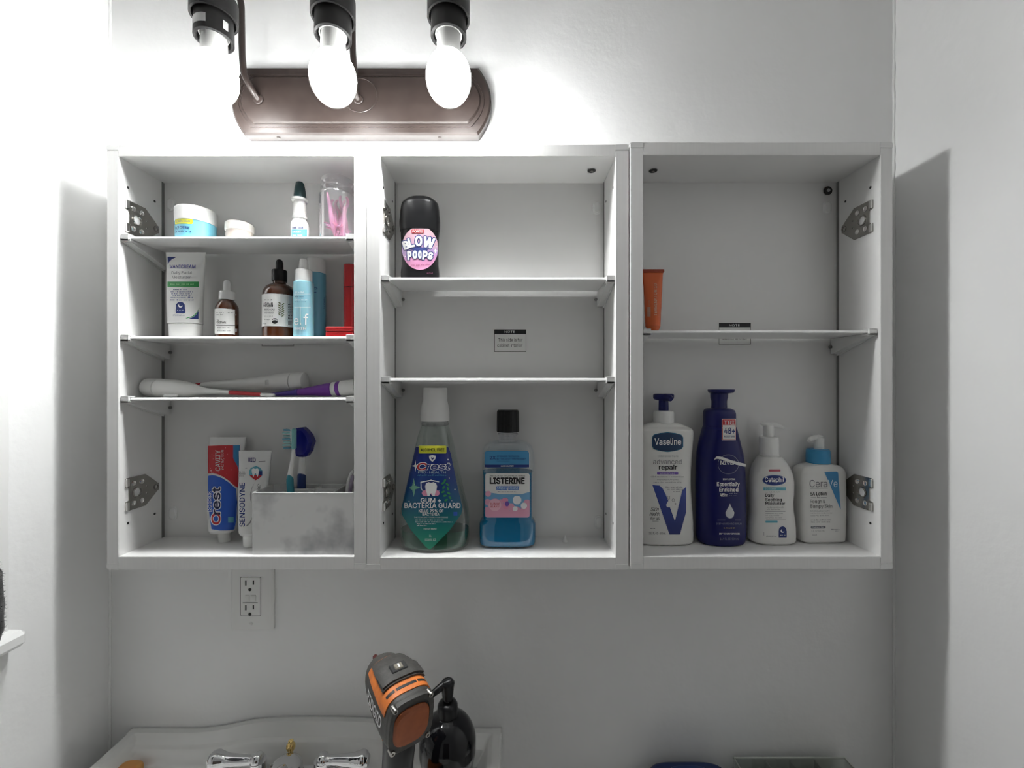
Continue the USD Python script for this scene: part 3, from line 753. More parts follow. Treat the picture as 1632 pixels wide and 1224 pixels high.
ink("fine_print", [it.W(345, 357, 497, 498.6, rng), it.W(345, 356, 500.5, 502.2, rng), it.W(363, 372, 497.2, 499, rng), it.W(346, 367, 521.4, 523.2, rng), it.W(346, 369, 526.2, 528, rng), it.W(374, 378, 500, 503, rng), it.W(375, 379, 524, 529, rng)], S, INKG, lb, 0.0005)
it, R, T = dropper("argan_oil_bottle", "larger amber oil bottle with black dropper and printed white label, second shelf", 445.5, 0.726, L2, 55, (451, 472), (413.5, 432, 12.5), (431, 449, 25.5), BLACKP, None)
S = it.on(cylsurf(R))
fv = it.fv
lb = part("label", lay(sbox(-R * 0.985, it.v(523), R * 0.985, it.v(473)), cylsurf(R), 0.0003, 0.003), PAPER, T, False)
ink("lettering", [it.T("ARGAN", 419.6, 435, 482, 489.2, bold=True)], S, INKK, lb, 0.0005)
ink("fine_print", [it.T("MOROCCAN", 421, 437.4, 491.8, 494.8, bold=True), it.T("COLD-PRESSED", 421, 436, 496.6, 499.4, bold=True), it.W(421, 436, 503.4, 504.4, rng), it.W(421, 430, 508, 509.6, rng), it.W(420, 427, 514.5, 516.5, rng), it.W(421, 434, 477, 478.6, rng)], S, INKG, lb, 0.0005)
sp = [LineString([(it.fu(449), fv(506)), (it.fu(448), fv(494)), (it.fu(447.5), fv(481))]).buffer(0.0003)]
for i, q in enumerate(np.linspace(484, 502, 6)):
    for sg in (-1, 1):
        e = ell(it.fu(448.2) + sg * 0.0029, fv(q + sg * 0.8), 0.0027, 0.00085, 14)
        sp.append(affinity.rotate(e, 38 * sg + rng.uniform(-8, 8), origin="centroid"))
ink("sprig", [unary_union(sp)], S, INKO, lb, 0.0005, 0.003)
ink("seal", [it.E(438, 511.5, 5, 4.4).difference(it.E(438, 511.5, 4.3, 3.7)), it.E(438, 513.0, 4.1, 2.6), it.T("USDA", 434.8, 441.2, 508.8, 510.6)], S, INKK, lb, 0.0005)
ink("barcode", [sbox(it.fu(459 + 0.9 * k_), fv(518), it.fu(459.5 + 0.9 * k_), fv(512)) for k_ in range(7)] + [it.W(459, 466, y_, y_ + 2, rng) for y_ in (484, 488, 492, 496, 502, 506)], S, INKG, lb, 0.0005)

ELF = mat("frosted_blue", (0.30, 0.58, 0.68), 0.28, subsurface_weight=0.25, subsurface_scale=0.006)
it = Item(484, 0.707, L2)
R = it.r(33.5, 484)
it.Yf = it.Y - R
v = it.v
T = thing("skin_serum_bottle", "pale blue frosted bottle with white pump-top dropper and white lettering, second shelf front", "bottle", it.loc)
part("body", solid_lathe([(R * 0.92, 0), (R, 0.002), (R, v(453)), (R * 0.97, v(450.5)), (R * 0.8, v(449))], 48), ELF, T)
part("collar", solid_lathe([(R * 0.84, v(449.2)), (R * 0.84, v(432.5)), (R * 0.78, v(431))], 48), WPLAS, T)
part("dropper_bulb", solid_lathe([(R * 0.45, v(431)), (R * 0.43, v(417)), (R * 0.36, v(413.5)), (R * 0.15, v(412))], 32), WPLAS, T)
S = it.on(cylsurf(R))
v = it.fv
ink("lettering", [it.T("e", 469, 475.5, 507, 518), it.T("l", 478, 479.8, 489.5, 518), it.T("f", 483.5, 491.5, 500, 518), it.T("SKIN", 469, 488, 521.4, 525.4, bold=True)], S, INKW, T)
ink("fine_print", [it.W(471, 486, 464.6, 466.2, rng), it.W(469, 490, 477.2, 478.6, rng)] + [sbox(it.fu(469), v(y + .5), it.fu(495), v(y)) for y in (468.5, 489)], S, INKW, T)
ink("fine_print", [it.W(470, 484, 471.6, 473.4, rng), it.W(469, 488, 480.4, 481.6, rng)], S, INKN, T)
it = Item(503.5, 0.744, L2)
R = it.r(33, 503)
it.Yf = it.Y - R
v = it.v
T = thing("toner_bottle", "taller blue bottle with wide white cap, standing behind the frosted bottle", "bottle", it.loc)
part("body", solid_lathe([(R * 0.94, 0), (R, 0.002), (R, v(438)), (R * 0.98, v(436.6))], 48), mat("toner_blue", (0.13, 0.37, 0.50), 0.3), T)
part("cap", solid_lathe([(R * 0.93, v(437)), (R * 0.93, v(415.5)), (R * 0.86, v(413))], 48), WPLAS, T)
S = it.on(cylsurf(R))
ink("lettering", [it.T("TON", 501, 506, 458, 461.5, bold=True), it.W(500.5, 505, 464.5, 467, rng), it.T("hydrate", 515.6, 517.4, 474, 492, turn=True)], S, INKN, T)

REDP = mat("red_plastic", (0.42, 0.012, 0.016), 0.25)
it = Item(546, 0.722, L2)
u, v = it.u, it.v
T = thing("red_compact", "flat red compact at the right end of the second shelf", "compact", it.loc)
ct = v(523.6)
part("case", box(u(528.5), u(570), -0.024, 0.024, 0, ct * 0.52, 0.0012), REDP, T)
part("lid", box(u(528.2), u(570.2), -0.0243, 0.0243, ct * 0.55, ct, 0.0016), REDP, T)
it = Item(558, 0.722, L2 + ct)
v = it.v
T = thing("lipstick_tube", "slim red lipstick tube standing upright on the red compact", "lipstick", it.loc)
w = (it.u(567) - it.u(549.3)) / 2
part("base", Loft([(0, w, w, 3.2), (v(459.5), w, w, 3.2)], 0.001, 0.0004).mesh, REDP, T)
part("seam_ring", Loft([(v(459.6), w * 0.93, w * 0.93, 3.2), (v(458.2), w * 0.93, w * 0.93, 3.2)]).mesh, BLACKP, T)
part("cap", Loft([(v(458.3), w * 1.0, w * 1.0, 3.2), (v(422.5), w * 0.98, w * 0.98, 3.2)], 0.0004, 0.001).mesh, REDP, T)

# ------------------------------------------------------------------ left cabinet, third shelf: three battery toothbrushes lying across each other
def lying_brush(name, label, A, B, prof, parts_):
    """A, B = ends of the axis in the world; prof = (t, radius); parts_ = (name, t0, t1, material, scale, label)."""
    A, B = np.array(A, float), np.array(B, float)
    T = thing(name, label, "toothbrush", A)
    L = B - A
    pr_ = np.array(prof)
    fr = PchipInterpolator(pr_[:, 0], pr_[:, 1])
    for nm, t0, t1, m, sc, lb in parts_:
        t = np.linspace(t0, t1, 26)
        t = np.unique(np.r_[t, t0 + 0.004, t1 - 0.004])
        r = fr(t) * sc
        r[0] *= 0.86; r[-1] *= 0.86
        part(nm, tube(t[:, None] * L, r, 24), m, T, 50, lb)
    return T, L, fr
REDG = mat("red_grip", (0.45, 0.02, 0.03), 0.35)
PURP = mat("purple_grip", (0.16, 0.03, 0.30), 0.35)
VIOL = mat("violet_grip", (0.06, 0.03, 0.26), 0.35)
def pt(px, py, Y): return (*[at(px, py, Y)[0]], Y, at(px, py, Y)[1])
zr = L3
T, Lv, fr = lying_brush("toothbrush", "white battery toothbrush lying with its thick end to the left, third shelf", pt(234, 616.8, 0.727), pt(437, 630.2, 0.704),
    [(0, 0.0150), (0.06, 0.0158), (0.24, 0.0152), (0.36, 0.0118), (0.48, 0.0052), (0.62, 0.0038), (1.0, 0.0030)],
    [("end_cap", 0.0, 0.10, WPLAS2, 0.97, None), ("handle", 0.10, 0.66, WPLAS2, 1.0, None), ("grip", 0.66, 0.90, REDG, 1.02, "red rubber grip"), ("head", 0.90, 1.0, WPLAS2, 1.0, None)])
part("button", moved(box(-0.012, 0.012, -0.004, 0.004, -0.001, 0.0016, 0.0015), np.array(Lv) * 0.24 + np.array([0, -0.0115, -0.010]), rx=50), CLIP, T)
T, Lv, fr = lying_brush("toothbrush", "white battery toothbrush lying with its thick end to the right and a red tip", pt(487, 608.0, 0.7445), pt(303, 616.0, 0.748),
    [(0, 0.0158), (0.10, 0.0168), (0.24, 0.0162), (0.30, 0.0138), (0.55, 0.0100), (0.88, 0.0062), (1.0, 0.0036)],
    [("end_cap", 0.0, 0.11, WPLAS2, 1.0, None), ("handle", 0.11, 0.90, WPLAS2, 0.97, None), ("grip", 0.90, 1.0, REDG, 1.05, "red rubber tip")])
for q in range(4):
    part("ridge", moved(box(-0.0004, 0.0004, -0.003, 0.003, -0.004, 0.004, 0.0003), np.array(Lv) * (0.285 + q * 0.007) + np.array([0, -0.0118, 0.001])), CLIP, T, False)
T, Lv, fr = lying_brush("toothbrush", "white and purple battery toothbrush lying at the right end of the third shelf", pt(568, 617.0, 0.716), pt(420, 630.2, 0.728),
    [(0, 0.0128), (0.1, 0.0130), (0.30, 0.0112), (0.5, 0.0075), (0.75, 0.0042), (1.0, 0.0026)],
    [("end_cap", 0.0, 0.16, WPLAS2, 1.0, None), ("ring", 0.16, 0.20, PURP, 0.99, "purple ring"), ("collar", 0.20, 0.25, WPLAS2, 1.0, None), ("handle", 0.25, 0.62, PURP, 0.99, "purple handle"), ("grip", 0.62, 0.93, VIOL, 1.0, "violet grip"), ("head", 0.93, 1.0, WPLAS2, 1.0, None)])

# ------------------------------------------------------------------ left cabinet, floor
FL = FLOOR_Z["left"]
KRED = vgrad("kids_tube_print", 0.0, 0.16, [(0, (0.02, 0.10, 0.42)), (1, (0.02, 0.10, 0.42))], 0.3)
it = Item(358, 0.7475, FL, 0.733)
u, v = it.u, it.v
T = thing("kids_toothpaste", "red and blue kids toothpaste tube standing on its white cap", "toothpaste", it.loc)
part("cap", solid_lathe([(0.0088, 0), (0.0092, 0.001), (0.0104, v(846) - 0.001), (0.0095, v(846))], 36), WPLAS2, T)
cz = v(846.5)
body = Loft([(cz, (u(373.5) - u(337)) / 2, 0.0150, 2.1, u(355), 0), (cz + 0.004, (u(375) - u(335.5)) / 2, 0.0165, 2.1, u(355), 0), (v(800), (u(380) - u(332)) / 2, 0.0140, 2.1, u(356), 0.001), (v(745), (u(385.5) - u(331)) / 2, 0.0070, 2.3, u(358.3), 0.004), (v(709), (u(388) - u(330.3)) / 2, 0.0022, 3.0, u(359), 0.006), (v(697.5), (u(389) - u(330)) / 2, 0.0012, 4, u(359.5), 0.006)])
part("body", body.mesh, mat("kids_tube_white", (0.72, 0.72, 0.71), 0.35), T)
S = it.on(body.front)
blue = it.P([(331.5, 758.5), (338, 757), (345, 758.5), (355, 762.5), (364, 768.5), (376, 779), (378, 800), (376.5, 830), (373.5, 843.5), (366, 845.2), (350, 845.4), (337, 843.4), (334, 825), (332, 800), (331.2, 775)])
red = it.P([(331, 710.5), (382.5, 709), (380.5, 778), (374, 774.5), (364, 765.5), (355, 759.5), (346, 755.6), (338, 754), (331.2, 754.6)])
ink("red_print", [red], S, INKR, T, 0.0003, 0.003, "red upper print")
ink("blue_print", [blue], S, INKB, T, 0.0003, 0.003, "blue lower print")
ink("blue_patch", [it.P([(371.5, 709.3), (382, 709), (381, 752), (378, 742), (374, 735), (371.5, 730)])], S, mat("ink_cyan_blue", (0.03, 0.20, 0.42), 0.4), T, 0.0005)
dots = [it.E(rng.uniform(334, 369), rng.uniform(713, 756), q_, q_) for q_ in [0.5] * 22 + [1.2, 1.4]]
ink("speckle", dots, S, mat("ink_rose", (0.7, 0.4, 0.42), 0.4), T, 0.0005, 0)
ink("lettering", [it.T("CAVITY", 343, 351.2, 717.5, 750.5, turn=True, bold=True), it.T("PROTECTION", 352.2, 356.4, 717, 749, turn=True)], S, mat("ink_silver", (0.6, 0.58, 0.58), 0.4), T, 0.0006)
lr = it.T("rest", 338.5, 351.5, 776.5, 820, turn=True, bold=True)
lc = it.T("C", 336.8, 351.5, 818.5, 836, turn=True, bold=True)
lg = ink("logo_outline", [unary_union([outline(lr, 0.0014), outline(lc, 0.0014)])], S, INKW, T, 0.0006, 0.003, "white outline of the logo")
ink("logo_letters", [lr], S, mat("ink_deep_navy", (0.006, 0.012, 0.06), 0.45), lg, 0.0009)
ink("logo_letters", [lc], S, INKR, lg, 0.0009)
lk = it.T("KIDS", 330.8, 337.4, 784, 815, turn=True, bold=True)
k2 = ink("kids_outline", [outline(lk, 0.0007)], S, INKW, T, 0.0006)
ink("kids_letters", [lk], S, INKB, k2, 0.0009)
ink("square_print", [it.R(363.5, 372.5, 824, 833)], S, INKT, T, 0.0006)

it = Item(403, 0.7305, FL, 0.7155)
u, v = it.u, it.v
T = thing("sensitive_toothpaste", "white toothpaste tube with blue upright lettering beside the marbled box", "toothpaste", it.loc)
part("cap", solid_lathe([(0.0135, 0), (0.0142, 0.001), (0.0150, v(849) - 0.001), (0.0142, v(849))], 40), WPLAS, T)
cz = v(849.5)
body = Loft([(cz, (u(419) - u(384.5)) / 2, 0.0150, 2.1, u(401.5), 0), (v(846), (u(420.5) - u(383.3)) / 2, 0.0165, 2.1, u(401.8), 0), (v(800), (u(424) - u(380.5)) / 2, 0.0140, 2.1, u(402), 0.001), (v(760), (u(427) - u(378.5)) / 2, 0.0080, 2.3, u(403), 0.004), (v(728), (u(429.5) - u(377.4)) / 2, 0.0025, 3.0, u(403.5), 0.006), (v(719), (u(430.5) - u(377)) / 2, 0.0013, 4, u(404), 0.006)])
part("body", body.mesh, mat("toothpaste_white", (0.74, 0.74, 0.73), 0.35), T)
S = it.on(body.front)
ink("lettering", [it.T("SENSODYNE", 381.5, 390.2, 769.5, 839.5, turn=True, bold=True)], S, INKN, T, 0.0004)
ink("print_block", [it.T("RID", 395.5, 407.5, 729.5, 736.4, bold=True)], S, mat("ink_plum", (0.05, 0.03, 0.18), 0.5), T, 0.0004)
ink("rule", [it.P([(412, 735.2), (423, 734.6), (423, 735.6), (412, 736)]), it.P([(391, 746), (394, 745.5), (394, 746.3), (391, 746.8)])], S, INKG, T, 0.0004)
hx = it.P([(397, 750), (400, 745.5), (408, 742.5), (414, 745), (418, 750), (418, 758), (414, 761.5), (407.5, 765.5), (401, 761), (397, 757)])
hz = ink("tooth_emblem", [hx], S, INKT, T, 0.0004, 0.004, "hexagonal tooth emblem")
ink("red_half", [it.P([(397.3, 757), (417.8, 757), (414, 761.5), (407.5, 765.5), (401, 761)])], S, INKR, hz, 0.0006)
ink("blue_half", [it.R(410.5, 417.8, 750.5, 757)], S, INKN, hz, 0.0006)
ink("tooth", [it.P([(401, 748), (404, 746.4), (407, 747.4), (410, 746.2), (412.6, 748.4), (412.4, 753), (411, 759.5), (409.4, 759.5), (408, 754.5), (406, 754.5), (404.6, 760), (403, 759), (401.6, 753)])], S, INKW, hz, 0.0008)
ink("swoosh", [it.P([(405.5, 770), (400.5, 779), (398.8, 788), (399.2, 797), (401, 803), (400, 796), (399.8, 788), (401.4, 779)]), it.P([(402, 824), (398, 832), (391, 839), (395, 838), (400, 832.5)])], S, INKG, T, 0.0004)
ink("fine_print", [it.T("Se", 410.5, 415.5, 771, 781), it.T("&", 410.5, 415, 775, 781), it.W(379.5, 392, 751, 752.6, rng), it.W(379.5, 391, 757.6, 759.4, rng), it.T("REPAIR", 381, 391, 753.6, 756.4, bold=True)], S, INKG, T, 0.0004)

# marbled box with walls, three cross walls and one long wall
MARB = mat("marbled_resin", (0.66, 0.66, 0.65), 0.45, noise=(15.0, (0.36, 0.36, 0.37), 0.47, 0.68))
HY0, HY1, HT = 0.6876, 0.7500, at(0, 785.3, 0.6876)[1]
HX0, HX1 = at(401.2, 0, HY0)[0], CABS["left"]["i1"] - 0.0025
T = thing("toothbrush_box", "grey marbled box with compartments, standing at the right of the left cabinet's floor", "organizer", ((HX0 + HX1) / 2, (HY0 + HY1) / 2, FL))
o = (-(HX0 + HX1) / 2, -(HY0 + HY1) / 2, 0)
hh = HT - FL
outer = sbox(HX0, HY0, HX1, HY1).buffer(-0.003).buffer(0.003, 6)
inner = sbox(HX0 + 0.0026, HY0 + 0.0026, HX1 - 0.0026, HY1 - 0.0026).buffer(-0.002).buffer(0.002, 5)
shell = prism(outer.difference(inner), hh)
part("shell", moved(cat([shell, prism(inner.buffer(0.0002), 0.003)]), o), MARB, T, 30)
part("rim", moved(tube([(x_, y_, hh - 0.0008) for x_, y_ in np.array(outer.buffer(-0.0012).exterior.coords)], 0.0014, 10, False), o), MARB, T, 60)
cross = [at(q, 0, HY0)[0] for q in (444.0, 485.5, 526.5)]
for x_ in cross:
    part("divider", moved(box(x_ - 0.0011, x_ + 0.0011, HY0 + 0.0026, HY1 - 0.0026, 0.003, hh - 0.0015, 0.0006), o), MARB, T, False)
for xa, xb in ((cross[0], cross[1]), (cross[1], cross[2])):
    part("divider", moved(box(xa + 0.0012, xb - 0.0012, 0.7208, 0.7230, 0.003, hh - 0.0015, 0.0006), o), MARB, T, False)

def standing_brush(name, label, base, pts, prof, grip_t, m_grip, m_body):
    """A manual toothbrush along the points pts (world), white with a coloured grip over part of the handle."""
    base = np.array(base, float)
    T = thing(name, label, "toothbrush", base)
    path = spline(np.array(pts) - base, 60)
    t = np.linspace(0, 1, 60)
    r = PchipInterpolator(*np.array(prof).T)(t)
    part("handle", tube(path, r, 18), m_body, T, 60)
    k = (t >= grip_t[0]) & (t <= grip_t[1])
    part("grip", tube(path[k] + np.array([0, -0.0008, 0]), r[k] * np.interp(t[k], [grip_t[0], grip_t[0] + .06, grip_t[1] - .08, grip_t[1]], [0.9, 1.06, 1.06, 0.55]), 18), m_grip, T, 60, "coloured rubber grip")
    return T, base
zb = FL + 0.0032
TEALG = mat("teal_grip", (0.02, 0.20, 0.26), 0.35)
T, b_ = standing_brush("toothbrush", "white and teal toothbrush standing upright in the marbled box", (*at(463.5, 0, 0.7045)[:1], 0.7045, zb),
    [(at(463.5, 0, 0.7045)[0], 0.7045, zb + 0.0012), pt(464.5, 800, 0.7065), pt(462.5, 762, 0.708), pt(466, 735, 0.709), pt(467.8, 716, 0.7095), pt(466.8, 700, 0.7095), pt(465.6, 684, 0.7095)],
    [(0, 0.0045), (0.3, 0.0055), (0.55, 0.0052), (0.75, 0.0030), (0.86, 0.0026), (0.9, 0.0040), (1, 0.0036)], (0.15, 0.66), TEALG, WPLAS)
def bristles(parent, base, X, Y, z0, z1, dirx, m1, m2, length, rows=3, cols=7):
    for i, zc in enumerate(np.linspace(z0, z1, cols)):
        for j in range(rows):
            y = Y + (j - (rows - 1) / 2) * 0.0034
            ln = length * (1.0 if (i + j) % 2 else 0.86)
            p0 = np.array([X + dirx * 0.002, y, zc]) - base
            part("bristle_tuft", tube([p0, p0 + np.array([dirx * ln, 0, 0.0003 * (i - 3)])], [0.0012, 0.0015], 8), m1 if i % 3 else m2, parent, 40)
xh, zh1 = at(466.2, 684, 0.7095)
zh0 = at(0, 716, 0.7095)[1]
bristles(T, b_, xh, 0.7095, zh0 + 0.003, zh1 - 0.002, -1, mat("bristle_aqua", (0.30, 0.55, 0.55), 0.5), mat("bristle_blue", (0.12, 0.33, 0.45), 0.5), 0.0125)
part("head_back", moved(box(-0.0015, 0.0042, -0.0052, 0.0052, zh0, zh1 + 0.0012, 0.002), (xh - b_[0] + 0.001, 0.7095 - b_[1], -b_[2])), mat("aqua_rubber", (0.20, 0.45, 0.45), 0.4), T)
T, b_ = standing_brush("toothbrush", "white and navy toothbrush with a dark blue head cover standing in the marbled box", (*at(480.5, 0, 0.737)[:1], 0.737, zb),
    [(at(480.5, 0, 0.737)[0], 0.737, zb + 0.0012), pt(481, 800, 0.737), pt(481, 765, 0.737), pt(481.5, 742, 0.737), pt(482, 725, 0.737), pt(482, 700, 0.737)],
    [(0, 0.0045), (0.3, 0.0066), (0.62, 0.0066), (0.8, 0.0052), (0.9, 0.0040), (1, 0.0036)], (0.12, 0.72), mat("navy_grip", (0.008, 0.03, 0.15), 0.35), WPLAS)
COVER = mat("cobalt_cover", (0.004, 0.006, 0.20), 0.22)
cv = [(469, 683), (481, 681.5), (487, 686.5), (493, 694), (497.5, 705), (494.5, 712), (493, 720), (487, 728), (479, 729.5), (471, 727), (468.5, 718)]
pc = Polygon([(at(x_, y_, 0.731)[0] - b_[0], at(x_, y_, 0.731)[1] - b_[2]) for x_, y_ in cv])
part("head_cover", moved(to_front(cat([prism(pc, 0.018, 0.005)])), (0, 0.737 + 0.009 - b_[1], 0)), COVER, T, 20, "dark blue plastic head cover")
# white flosser handle in the rightmost compartment
T = thing("flosser", "white flosser handle leaning out of the marbled box's right end", "flosser", (*at(553, 0, 0.722)[:1], 0.722, zb))
b_ = np.array([at(553, 0, 0.722)[0], 0.722, zb])
path = spline(np.array([(b_[0] - 0.001, 0.722, zb + 0.003), pt(553, 800, 0.722), pt(555, 770, 0.722), pt(559.5, 755, 0.722), pt(564, 750.5, 0.722)]) - b_, 40)
part("handle", tube(path, np.interp(np.linspace(0, 1, 40), [0, 0.5, 1], [0.0035, 0.0042, 0.0022]), 14), WPLAS, T, 60)
path = spline(np.array([pt(557, 800, 0.7195), pt(559, 775, 0.7195), pt(562.5, 758, 0.7195)]) - b_, 20)
part("inlay", tube(path, 0.0030, 12), mat("lilac_inlay", (0.40, 0.34, 0.45), 0.4), T, 60, "lilac inlay")
# ------------------------------------------------------------------ middle cabinet
def contour(it, rows, depth, e=2.4, cy=0.0):
    """Loft sections from silhouette rows (py, left px, right px[, half depth[, exponent]])."""
    out = []
    for r in rows:
        d = r[3] if len(r) > 3 else depth
        ex = r[4] if len(r) > 4 else e
        out.append((it.v(r[0]), (it.u(r[2]) - it.u(r[1])) / 2, d, ex, (it.u(r[1]) + it.u(r[2])) / 2, cy))
    out.sort(key=lambda q: q[0])
    return out

it = Item(669.8, 0.722, M1, 0.703)
v = it.v
T = thing("deodorant_stick", "black deodorant stick with a round pink label on the upper shelf", "deodorant", it.loc)
body = Loft([(0, *q[1:]) if i == 0 else q for i, q in enumerate(contour(it, [(452, 639.4, 699.6), (437, 639.2, 699.8), (420, 640.6, 698.4), (395, 640, 698.6), (370, 639, 700)], 0.0185, 2.3))], 0.001)
part("body", body.mesh, BLACKP, T)
capm = Loft(contour(it, [(370.5, 638.6, 700.4), (356, 637, 701.2), (345, 638, 700.6), (326, 640.5, 698.2, 0.0175), (320.5, 645.5, 693.5, 0.0145), (317.4, 650, 689, 0.0125), (316.2, 653, 686, 0.0110)], 0.0195, 2.3), 0.0006)
part("cap", capm.mesh, BLACKP, T)
both = Loft([(0, *q[1:]) if i == 0 else q for i, q in enumerate(contour(it, [(452, 639.4, 699.6, 0.0185), (420, 640.6, 698.4, 0.0185), (372, 639, 700.2, 0.0187), (356, 637, 701.2, 0.0197), (345, 638, 700.6, 0.0197)], 0.019, 2.3))])
S = it.on(both.front)
circ = it.E(669.3, 395.3, 29.0, 34.8)
PINKG = usdkit.material(stage, "/World/Looks/pink_label", {
    "tc": ("texture_coordinate", {}), "n": ("noise_texture", {"scale": 38.0, "detail": 2.0}), "s": ("separate_xyz", {}), "m": ("map_range", {"from_min": 0.005, "from_max": 0.09}),
    "ad": ("math", {"math_type": "multiply_add", "value2": 0.35, "value3": -0.17}), "a2": ("math", {"math_type": "add"}),
    "r": ("rgb_ramp", {"ramp": [(0, (0.78, 0.36, 0.52)), (0.3, (0.70, 0.30, 0.52)), (0.5, (0.52, 0.36, 0.66)), (0.7, (0.68, 0.42, 0.52)), (1, (0.66, 0.45, 0.50))]}), "p": ("principled_bsdf", {"roughness": 0.4})},
    [("tc.object", "n.vector"), ("tc.object", "s.vector"), ("s.z", "m.value"), ("n.fac", "ad.value1"), ("m.result", "a2.value1"), ("ad.value", "a2.value2"), ("a2.value", "r.fac"), ("r.color", "p.base_color")], surface="p.BSDF")
lb = ink("label", [circ], S, PINKG, T, 0.0004, 0.003, "round pink and lilac label")
tg = ink("red_tag", [it.R(656, 675.5, 365.6, 371.8, 0.0008)], S, INKR, lb, 0.0007)
ink("tag_letters", [it.T("FORTS", 657.5, 674, 366.6, 371.0, bold=True)], S, INKW, lb, 0.0010)
def bubble(it, chars):
    """Fat bubbly letters: (character, x0, x1, y0, y1, turn in degrees)."""
    polys = []
    for ch, x0, x1, y0, y1, rot in chars:
        vv, ff = it.T(ch, x0 + 1.2, x1 - 1.2, y0 + 1.5, y1 - 1.5, bold=True)
        p = unary_union([Polygon(vv[t]) for t in ff]).buffer(0.0011, 5).buffer(-0.0003, 5)
        polys.append(affinity.rotate(p, rot, origin="centroid"))
    return polys
word = bubble(it, [("B", 641.5, 652, 383, 398.5, 16), ("L", 650.5, 661, 378.5, 395.5, 14), ("O", 661, 673.5, 375, 393, 0), ("W", 674, 693, 377, 396, -12),
                   ("P", 648.5, 656.5, 399, 415, 4), ("O", 657, 665.5, 398.5, 413, 0), ("O", 665.8, 672.5, 398.5, 413, 0), ("P", 673, 682, 398.5, 415, -6), ("S", 681.5, 690.5, 401, 414.5, -14)])
sh = ink("letter_shadow", [unary_union([w_.buffer(0.0013, 5) for w_ in word] + [it.P([(652, 397), (664, 393), (684, 396), (678, 402), (664, 400)])])], S, mat("ink_dusk_blue", (0.04, 0.06, 0.24), 0.4), lb, 0.0007, 0.003, "dark blue outline of the big lettering")
for w_ in word:
    ink("bubble_letter", [w_], S, INKW, sh, 0.0011, 0.003)
ink("fine_print", [it.W(656, 669, 421.4, 423.4, rng), it.W(671, 686, 420.6, 422.6, rng), it.T("NET WT 2.6 OZ", 680.5, 690, 434.6, 436)], S, mat("ink_rose_dark", (0.45, 0.12, 0.25), 0.4), T, 0.0008)
ink("sparkle", [it.P([(693.5, 396), (695, 399), (698, 400), (695, 401), (693.5, 404), (692.6, 401), (690.5, 400), (692.6, 399)]), it.E(643.5, 406.5, 1, 1), it.E(645.5, 408.5, 0.8, 0.8), it.E(696, 393, 0.8, 0.8)], S, INKW, lb, 0.0008)

FM = FLOOR_Z["middle"]
# ---- big mouthwash bottle
it = Item(693.3, 0.7285, FM, 0.700)
u, v = it.u, it.v
T = thing("mouthwash_bottle", "tall tapered mouthwash bottle with white cap, kite-shaped label and a little green liquid", "bottle", it.loc)
rows = [(871, 644, 744), (866, 641, 746.5), (850, 639.5, 747.8), (825, 638.2, 748.4), (808, 640.5, 746), (785, 646.5, 740), (760, 652, 734.5), (735, 657.5, 729), (712, 662.5, 724), (697, 666, 720.5, 0.0255), (688, 668.5, 718, 0.0235), (681, 671.5, 715.5, 0.0215), (677.5, 672.4, 714.6, 0.0212)]
secs = contour(it, rows, 0.0325, 2.35)
secs[0] = (0.0, *secs[0][1:])
shape = Loft(secs, 0.004, 0.0, 64, 60)
part("bottle", shape.mesh, pane("mouthwash_plastic", (0.88, 0.92, 0.90), 0.05, 0.45, 0.04, (0.42, 0.47, 0.44)), T, 50, "clear bottle body")
lq = [(0.0022, secs[0][1] - 0.003, 0.0290, 2.35, secs[0][4], 0)] + [(z_, a_ - 0.0016, b_ - 0.0016, e_, cx_, cy_) for z_, a_, b_, e_, cx_, cy_ in [(v(846), *shape.at(v(846))), (v(840.5), *shape.at(v(840.5)))]]
part("liquid", Loft([tuple(map(float, q)) for q in lq], 0.003, 0, 64, 24).mesh, mat("green_mouthwash", (0.006, 0.075, 0.045), 0.08, transmission_weight=0.05, ior=1.33), T, 50, "green liquid")
capr = (u(716.2) - u(670.8)) / 2
cxu = (u(716.2) + u(670.8)) / 2
cp = solid_lathe([(capr * 0.98, v(670.5)), (capr, v(669)), (capr * 0.99, v(655)), (capr * 0.93, v(646)), (capr * 0.85, v(639)), (capr * 0.83, v(619.5)), (capr * 0.78, v(617.8))], 60)
part("cap", moved(cp, (cxu, 0, 0)), WPLAS, T, 40)
part("neck", moved(solid_lathe([(capr * 0.92, v(678)), (capr * 0.95, v(675)), (capr * 0.92, v(672)), (capr * 0.9, v(670.8))], 48), (cxu, 0, 0)), pane("neck_plastic", (0.75, 0.77, 0.76), 0.08, 0.5, 0.25, (0.5, 0.5, 0.5)), T, 40)
S = it.on(shape.front)
kite = it.P([(662.5, 712.5), (714.5, 712.5), (718, 722), (728, 770), (737, 808), (735.5, 819), (716, 846), (690, 872), (684.5, 875.5), (679, 872), (655, 845), (640.5, 820), (639.6, 810), (650, 765)]).buffer(-0.001).buffer(0.001)
lb = ink("label", [kite], S, vgrad("kite_print", v(872), v(715), [(0, (0.04, 0.30, 0.17)), (0.25, (0.012, 0.20, 0.17)), (0.45, (0.008, 0.11, 0.19)), (0.7, (0.008, 0.045, 0.22)), (1, (0.008, 0.02, 0.22))], 0.3), T, 0.0004, 0.004, "kite-shaped label running from blue to green")
tg = ink("yellow_tag", [it.R(667.3, 711.5, 710.2, 722.6, 0.0016)], S, INKY, T, 0.0008)
ink("tag_letters", [it.T("ALCOHOL FREE", 670.3, 708.2, 714.4, 719.4, bold=True)], S, INKK, tg, 0.0011)
